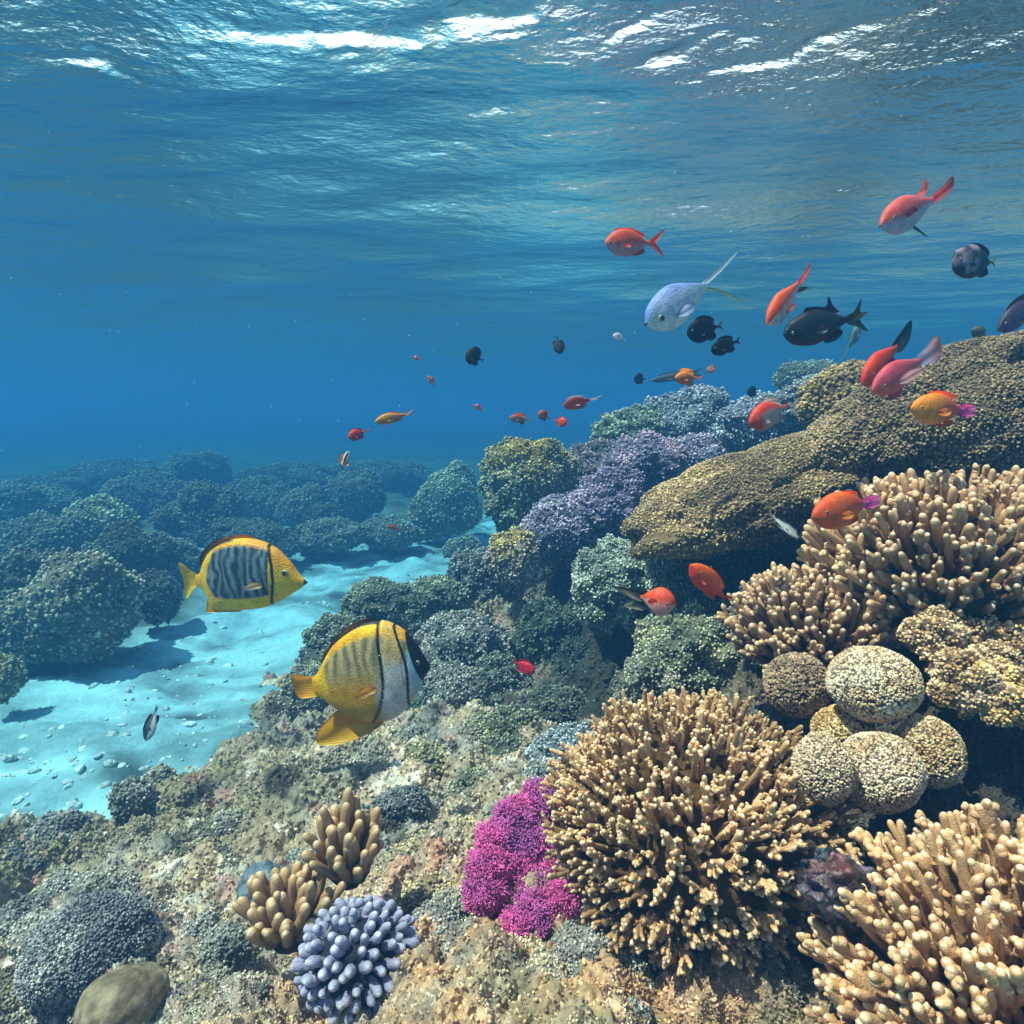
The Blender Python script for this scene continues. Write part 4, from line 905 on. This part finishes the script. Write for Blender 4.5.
def std_fins(h, xt, ct, cf, fork=0.13, up_len=0.0, low_len=0.0, dors=True, dh=0.05, thick=.03, tip=None):
    f = [('tail_fin', [(xt + .02, .025), (xt * .55, fork * .55 + .01), (0 - 0.0, fork), (xt * .45, fork * .25), (xt * .62, 0), (xt * .45, -fork * .25), (.02 + low_len, -fork), (xt * .55, -fork * .6), (xt + .02, -.025)], ct, tip or ct)]
    if dors: f += [('dorsal_fin', [(xt + .12, h * .3), (xt + .10, h * .6 + dh), (xt + .3, h * .98 + dh), (xt + .5, h * 1.0 + dh * .9), (xt + .58, h * .9), (xt + .35, h * .8)], cf, cf),
                   ('anal_fin', [(xt + .14, -h * .3), (xt + .09, -h * .62 - dh), (xt + .24, -h * .85 - dh), (xt + .34, -h * .8), (xt + .25, -h * .6)], cf, cf)]
    f += [('pectoral_fin', [(.74, -h * .22), (.69, -h * .15), (.64, -h * .25), (.65, -h * .42), (.71, -h * .38)], cf, cf)]
    return f
def kind(h, xt, colf, ct, cf, eye=(.9, .02, .02), fork=.13, w=.45, mouth=0, fins=None, **k):
    d = body(h, xt, w=w, **{a: b for a, b in k.items() if a in ('belly', 'snout')})
    d.update(col=colf, eye=eye, mouth=mouth, fins=fins if fins is not None else std_fins(h, xt, ct, cf, fork, dh=k.get('dh', .03), dors=k.get('dors', True), tip=k.get('tip')))
    if 'up' in k: d['up'] = k['up']
    return d
OR, RED, PK = '#f4581c', '#e03018', '#e8706c'
# red orange anthias
fish('anthias', 'red orange fish with a forked tail highest left of centre right', (605, 243, 1.75), (665, 243, 1.8), kind(.20, .26, two('#e8542c', '#d88a8c', .3, .2), '#d84020', '#e05030', fork=.20, eye=(.93, .0, .022), dh=.012))
fish('anthias', 'coral pink fish with a white chin swimming just under the surface at the right', (880, 226, 1.5), (955, 189, 1.6), kind(.155, .30, two('#ec5c50', '#d8b4c0', .42, .12), '#e05048', '#e05048', fork=.07, eye=(.87, .02, .018), mouth=.018, fins=[
   ('tail_fin', [(.32, .03), (.15, .07), (.0, .12), (.02, .02), (.14, -.01), (.30, -.04)], '#e8584c', '#a04038'), ('dorsal_fin', [(.38, .07), (.33, .16), (.36, .20), (.44, .13), (.50, .12)], '#f07868', '#f07868'),
   ('anal_fin', [(.62, -.15), (.50, -.26), (.46, -.29), (.52, -.22), (.58, -.15)], '#506c70', '#405058'), ('pectoral_fin', [(.76, .0), (.70, .04), (.66, .0), (.70, -.03), (.75, -.03)], '#7c2a30', '#5c2028')]))
fish('anthias', 'bright orange fish with a white belly heading down beside the black fish', (767, 325, 1.45), (812, 266, 1.5), kind(.145, .30, two('#fa5c24', '#e8c8cc', .48, .08), '#f05028', '#e05a3c', fork=.05, eye=(.90, -.02, .016), fins=[
   ('tail_fin', [(.33, .03), (.18, .03), (.0, .05), (.10, -.02), (.32, -.03)], '#f4583c', '#f07050'), ('anal_fin', [(.36, -.02), (.27, -.07), (.20, -.14), (.28, -.12), (.38, -.07)], '#a04a38', '#806048'),
   ('pectoral_fin', [(.74, -.05), (.68, -.01), (.62, -.04), (.66, -.08), (.72, -.08)], '#e8a090', '#e8a090')]))
# pale blue fish
SP_BLUE = kind(.158, .38, two('#7c98d8', '#d8dce0', .40, .55), '#c8d8e0', '#b8c8d8', w=.5, fins=[
   ('tail_fin', [(.42, .03), (.33, .035), (.18, .055), (.0, .08), (.18, .03), (.34, .003), (.41, .0)], '#b8c8dc', '#e0e8ec'),
   ('tail_lobe', [(.42, .0), (.33, -.05), (.23, -.14), (.13, -.27), (.19, -.22), (.29, -.11), (.41, -.03)], '#a8c4b0', '#a8b87c'),
   ('pectoral_fin', [(.78, -.05), (.70, .0), (.64, -.04), (.68, -.10), (.76, -.09)], '#a8bce0', '#a8bce0')], eye=(.895, -.015, .030), mouth=.024, snout=.45)
fish('silver_fish', 'pale silvery blue fish with a large eye and long thin tail', (646, 324, 1.3), (741, 262, 1.36), SP_BLUE, hi=True)
# black fish
MBLACK = fish_mat('black_fish_skin', 0.5); MBLACK.node_tree.nodes['Principled BSDF'].inputs['Specular IOR Level'].default_value = 0.15
BLK = solid('#060709', '#101218')
def rough_black(x, z, v, y): return colmix(lin('#0c0c10'), lin('#2c2a30'), fbm(np.stack([x, z, y], 1) * 26, 3, 4) * 1.1 - .1)
fish('surgeonfish', 'long rough skinned black fish with a yellow tipped tail right of the orange one', (784, 335, 1.45), (868, 314, 1.5), kind(.17, .24, rough_black, '#14161c', '#14141a', fins=[
   ('tail_fin', [(.26, .03), (.16, .06), (.06, .16), (.09, .04), (.0, .02), (.08, -.02), (.10, -.05), (.02, -.17), (.16, -.09), (.26, -.04)], '#101418', '#3a4420'),
   ('dorsal_fin', [(.34, .08), (.40, .16), (.44, .26), (.48, .17), (.60, .19), (.72, .20), (.74, .13), (.55, .10)], '#14141a', '#1c1c24'),
   ('anal_fin', [(.36, -.07), (.33, -.13), (.45, -.18), (.56, -.165), (.5, -.1)], '#14141a', '#14141a'),
   ('pectoral_fin', [(.72, -.02), (.64, .02), (.60, -.03), (.64, -.07), (.70, -.06)], '#2a2a34', '#2a2a34')], eye=(.93, .0, .018), w=.5, snout=.6))
DARK = lambda h=.30, **k: dict(mat=MBLACK, **kind(h, .16, BLK, '#14161c', '#0c0e14', fork=.12, eye=(.88, .05, .026), w=.36, dh=.04, snout=.5, **k))
fish('damselfish', 'round black fish right below the silvery blue fish', (687, 334, 1.7), (724, 325, 1.74), DARK(.27, tip='#8c7c40'), group='black damselfish in open water')
fish('damselfish', 'smaller black fish below and right of the round black one', (711, 351, 1.75), (741, 340, 1.8), DARK(.22), group='black damselfish in open water')
fish('damselfish', 'black disc shaped fish alone in the blue left of centre', (466, 353, 2.2), (484, 361, 2.25), DARK(.46), group='black damselfish in open water')
fish('damselfish', 'thin black fish seen edge on right of the disc shaped one', (560, 354, 2.2), (557, 336, 2.3), DARK(.26, up=(1, 0, 0)), group='black damselfish in open water')
fish('damselfish', 'tiny black fish hanging over the purple slope', (634, 379, 3.0), (646, 379, 3.05), DARK(.38), group='black damselfish in open water')
fish('damselfish', 'tiny black fish just above the pale blue grey corals', (747, 392, 3.2), (759, 392, 3.25), DARK(.36), group='black damselfish in open water')
def col_pat(x, z, v, y):
    q = np.stack([x, z, y], 1); c = colmix(lin('#2a2632'), lin('#9c8aa0'), fbm(q * 8, 4, 14) * 1.2 + np.clip((v - .55), 0, 1)); c = colmix(c, lin('#0e0e14'), (0.52 - x) / .08); return colmix(c, lin('#7c6a28'), (0.22 - x) / .05)
fish('angelfish', 'dark mottled oval fish with a yellow rear edge near the right picture edge', (952, 262, 1.5), (996, 262, 1.54), kind(.29, .08, col_pat, '#8c7830', '#1c1a20', fork=.10, eye=(.9, .04, .022), dh=.02, snout=.7))
# small orange and banded ones in the blue
def clown(x, z, v, y):
    c = np.tile(lin('#e8541c'), (len(x), 1)); m = np.maximum(np.clip((.055 - np.abs(x - .72)) / .02, 0, 1), np.clip((.05 - np.abs(x - .42)) / .02, 0, 1)); return colmix(c, lin('#f0e8e0'), m)
CL = lambda **k: kind(.24, .2, clown, '#e8641c', '#d8541c', fork=.13, eye=(.88, .04, .03), w=.5, **k)
fish('clownfish', 'tiny orange fish with white bands, topmost left of the black disc fish', (413, 357, 2.6), (421, 360, 2.62), CL(), group='tiny banded orange fish')
fish('clownfish', 'orange fish with broad white bands just below the topmost tiny one', (428, 376, 2.5), (435, 386, 2.55), CL(up=(.8, 0, .5)), group='tiny banded orange fish')
fish('clownfish', 'tiny brownish orange fish below the black disc fish', (474, 405, 2.7), (483, 410, 2.72), CL(), group='tiny banded orange fish')
fish('anthias', 'amber fish with a pale split tail over the far reef', (375, 422, 1.9), (415, 412, 1.95), kind(.13, .26, two('#e89830', '#c8783c', .4, .2), '#e0b0a0', '#c8783c', fork=.07, eye=(.9, .0, .014), dh=.01))
fish('anthias', 'small red fish left of the amber one', (348, 438, 2.0), (371, 429, 2.05), kind(.23, .28, two('#d8381c', '#b83020', .4, .2), '#e06050', '#c03820', fork=.05, eye=(.9, .0, .02)))
def band(x, z, v, y): return colmix(lin('#1c1a20'), lin('#d8d0cc'), np.sin(v * 9) * 2)
fish('moorish_idol', 'tiny banded black white and orange fish pointing up below the red one', (349, 451, 2.1), (341, 470, 2.1), kind(.15, .2, band, '#1c1a20', '#e88a28', fork=.14, eye=(.88, .0, .03), dh=.12, up=(-1, 0, 0)))
fish('anthias', 'slim red fish with a whitish tail above the yellow topped coral', (563, 406, 1.9), (603, 397, 1.95), kind(.14, .34, two('#8c2420', '#e0442c', .5, .2), '#c8c8d0', '#a8b8c8', fork=.04, eye=(.9, -.02, .014)))
fish('anthias', 'spiky finned red grey fish left of the two round orange ones', (509, 418, 2.2), (533, 420, 2.22), kind(.17, .25, two('#c0563c', '#8a8088', .45, .3), '#8a8c98', '#c86040', fork=.10, eye=(.88, .0, .02), dh=.07))
fish('anthias', 'brownish red round fish between the spiky one and the small orange one', (538, 413, 2.2), (551, 419, 2.22), kind(.33, .2, two('#c0502c', '#7c5c58', .45, .3), '#7c5c58', '#b0502c', fork=.13, eye=(.88, .04, .03)))
fish('anthias', 'small bright orange round fish above the yellow topped coral', (567, 424, 2.2), (554, 419, 2.22), kind(.33, .2, solid('#f4501c', '#e83c18'), '#f4501c', '#e83c18', fork=.13, eye=(.88, .04, .03)))
fish('anthias', 'tiny pale red fish over the far sand edge', (387, 526, 3.0), (402, 530, 3.1), kind(.14, .3, two('#c85038', '#a07068', .4, .3), '#b86858', '#b86858', fork=.12))
fish('anthias', 'amber finned fish hovering below the round black pair', (675, 378, 2.0), (704, 378, 2.04), kind(.20, .28, two('#f0902c', '#d86818', .5, .3), '#e88830', '#f0a030', fork=.08, eye=(.88, .0, .02), dh=.09))
fish('anthias', 'tiny orange brown fish right of the amber finned one', (709, 373, 2.4), (713, 363, 2.45), kind(.30, .2, two('#c87838', '#8c6050', .5, .3), '#a87048', '#a87048', up=(1, 0, 0)))
fish('silver_fish', 'tiny white fish left below the silvery blue fish', (613, 335, 2.0), (626, 340, 2.05), kind(.24, .25, two('#c8ccd0', '#f0f0ee', .5, .3), '#b8c0c8', '#d0d4d8', fork=.10))
fish('silver_fish', 'faint grey slender fish behind the amber finned one', (650, 381, 4.0), (705, 372, 4.1), kind(.06, .25, solid('#5a6870', '#48565e'), '#5a6870', '#5a6870', fork=.08, eye=(.95, 0, .01)))
fish('silver_fish', 'faint pale fish hanging tail down below the long black fish', (862, 322, 3.0), (841, 362, 3.05), kind(.10, .4, two('#6c8c98', '#98b4b8', .5, .3), '#8ca8b0', '#7c98a0', fork=.03, eye=(.93, 0, .012), up=(-1, 0, 0)))
# fish over the golden mound
def redwhite(x, z, v, y): return colmix(colmix(lin('#b8a8a0'), lin('#e8401c'), (v - .62) / .08), lin('#f0481c'), (x - .74) / .05)
fish('anthias', 'red and white fish above the left part of the golden mound', (749, 424, 1.9), (790, 404, 1.94), kind(.26, .12, redwhite, '#e8502c', '#c8b8b0', fork=.08, eye=(.85, .03, .02), dh=.03, snout=.3))
fish('anthias', 'vivid red fish with a tall dark tail, behind of the crossing pair', (862, 384, 1.62), (914, 328, 1.72), kind(.15, .34, two('#e8401c', '#e84820', .5, .3), '#1c2a2c', '#e84824', fork=.05, eye=(.86, .02, .018), fins=[
   ('tail_fin', [(.40, .05), (.22, .09), (.0, .10), (.12, -.06), (.34, -.08)], '#14282c', '#1c3438'), ('pectoral_fin', [(.7, .0), (.62, .04), (.58, 0), (.62, -.04), (.68, -.03)], '#a82c18', '#a82c18')]))
fish('anthias', 'pinkish red fish with a pale tail in front of the vivid red one', (872, 391, 1.5), (941, 348, 1.58), kind(.15, .30, two('#d8505c', '#e87058', .4, .3), '#c0b4c4', '#e04c38', fork=.05, eye=(.88, .0, .018), fins=[
   ('tail_fin', [(.34, .05), (.20, .09), (.02, .14), (.0, .0), (.06, -.10), (.22, -.07), (.34, -.05)], '#a8b8d8', '#d88c88'), ('anal_fin', [(.60, -.13), (.70, -.20), (.82, -.18), (.78, -.10)], '#e84c2c', '#e84c2c'),
   ('pectoral_fin', [(.72, -.03), (.62, .03), (.5, .0), (.6, -.07), (.70, -.07)], '#d8a8b0', '#d8a8b0')]))
def pinktail(x, z, v, y):
    q = np.stack([x, z, y], 1); c = colmix(lin('#f8901c'), lin('#f0541c'), (0.62 - x) / .3 + .5 * fbm(q * 4, 2, 3)); return colmix(c, lin('#d84aa0'), (0.32 - x) / .08)
PKF = [('tail_fin', [(.24, .05), (.16, .09), (.08, .075), (.0, .05), (.03, .0), (.0, -.05), (.08, -.07), (.16, -.09), (.24, -.05)], '#d8429c', '#e87cc0'),
       ('dorsal_fin', [(.35, .13), (.34, .17), (.5, .215), (.7, .215), (.76, .17), (.55, .17)], '#f07020', '#f0581c'), ('anal_fin', [(.35, -.12), (.35, -.18), (.5, -.21), (.62, -.18), (.5, -.14)], '#f06028', '#e84c30'),
       ('pectoral_fin', [(.7, -.03), (.62, .02), (.56, -.03), (.6, -.08), (.68, -.07)], '#e86a1c', '#f0a040')]
fish('wrasse', 'orange yellow fish with a pink frilled tail over the golden mound', (911, 408, 1.35), (976, 411, 1.4), kind(.19, .2, pinktail, '', '', fins=PKF, eye=(.9, .01, .018), w=.5))
def redor(x, z, v, y): return colmix(pinktail(x, z, v, y), lin('#e8401c'), np.clip(x * 1.4 - .35, 0, .8))
fish('wrasse', 'red orange fish with a small pink tail above the cream finger coral', (812, 517, 1.25), (880, 500, 1.3), kind(.22, .17, redor, '', '', fins=PKF, eye=(.86, .04, .02), w=.5))
fish('wrasse', 'orange red fish nose up in front of the grey green corals', (690, 565, 1.4), (729, 602, 1.46), kind(.19, .16, two('#f4641c', '#e83c14', .45, .3), '#b82c14', '#e8641c', fork=.10, eye=(.80, .04, .02), up=(.5, 0, .8), dh=.02))
fish('wrasse', 'orange and pink headed fish with long dark tail fins', (676, 605, 1.4), (612, 590, 1.45), kind(.22, .45, two('#f0542c', '#e09888', .45, .12), '#2c2a28', '#2c2a28', w=.6, fins=[
   ('tail_fin', [(.50, .08), (.30, .09), (.0, .07), (.12, .0), (.28, -.05), (.50, -.06)], '#2c2a26', '#4c4840'), ('anal_fin', [(.52, -.10), (.38, -.08), (.22, -.20), (.36, -.22), (.54, -.20)], '#1c2024', '#b8b8a8'),
   ('pectoral_fin', [(.74, .02), (.66, .07), (.6, .02), (.64, -.03), (.72, -.02)], '#c84c34', '#c84c34')], eye=(.88, .02, .022)))
fish('silver_fish', 'slim grey white fish curving nose down in the shade of the golden mound', (798, 538, 1.5), (767, 511, 1.55), kind(.10, .3, two('#8c9094', '#b8b8b4', .5, .3), '#989c9c', '#8c9090', fork=.05, eye=(.93, 0, .014), up=(1, 0, 1)), bend=.2)
fish('anthias', 'small crimson fish low in front of the reef wall', (535, 673, 1.9), (511, 660, 1.93), kind(.25, .2, solid('#e01c34', '#a81024'), '#e0283c', '#e0283c', fork=.12, eye=(.85, .04, .025), dh=.05))
fish('wrasse', 'small dark fish with a white side diving over the sand channel', (146, 741, 2.2), (158, 704, 2.25), kind(.17, .2, two('#1c1820', '#a8b0b8', .35, .1), '#14141c', '#14141c', fork=.05, eye=(.9, .02, .022), up=(-1, 0, 0)))
fish('surgeonfish', 'dark purple fish cut by the right picture edge above the golden mound', (998, 330, 1.75), (1050, 290, 1.8), kind(.15, .2, two('#3c2c44', '#584868', .5, .3), '#2c2430', '#2c2430', fork=.14, eye=(.9, .03, .02), dh=.04))
fish('damselfish', 'small olive fish peeping over the golden mound left of the purple one', (972, 330, 2.1), (990, 338, 2.14), kind(.26, .2, two('#5c5c3c', '#3c4438', .5, .3), '#4c4c34', '#4c4c34', fork=.12), group=None)

r_ = np.random.default_rng(77); n_ = 420
pos_ = np.array([P(r_.uniform(-100, 1124), r_.uniform(60, 900), r_.uniform(0.5, 4.5)) for _ in range(n_)]); pos_ = pos_[pos_[:, 2] < .8]
SV, ST = stamp(ico(1), pos_, np.tile([0, 0, 1.0], (len(pos_), 1)) + r_.normal(size=(len(pos_), 3)) * .5, np.array([0.45 * M(1, max(q[1], .6)) * r_.uniform(.5, 1.6) for q in pos_]), r_)
tag(mk('plankton', SV, ST, MC, None, np.tile(lin('#d8dcd8'), (len(SV), 1))), 'fine pale specks of plankton drifting in the water', 'plankton', kind='stuff')

# ------------------------------------------------------------------ water body: even blue haze round the whole scene
def haze():
    V = np.array([(x, y, z) for z in (-3.0, WATER_Z + 0.35) for y in (-20, 68) for x in (-44, 44)], float)
    Q = np.array([(0, 2, 3, 1), (4, 5, 7, 6), (0, 1, 5, 4), (2, 6, 7, 3), (0, 4, 6, 2), (1, 3, 7, 5)])
    m = bpy.data.materials.new('haze'); m.use_nodes = True; t = m.node_tree; t.nodes.remove(t.nodes['Principled BSDF'])
    pv = t.nodes.new('ShaderNodeVolumePrincipled')
    pv.inputs['Density'].default_value = 0.245
    pv.inputs['Color'].default_value = (0.020, 0.079, 0.172, 1)
    pv.inputs['Absorption Color'].default_value = (0.11, 0.5, 0.70, 1)
    pv.inputs['Anisotropy'].default_value = 0.2
    t.links.new(pv.outputs[0], t.nodes['Material Output'].inputs['Volume'])
    o = mk('haze', V, Q, m, smooth=False); tag(o, 'clear blue sea water filling the scene', 'water haze', kind='stuff')
haze()
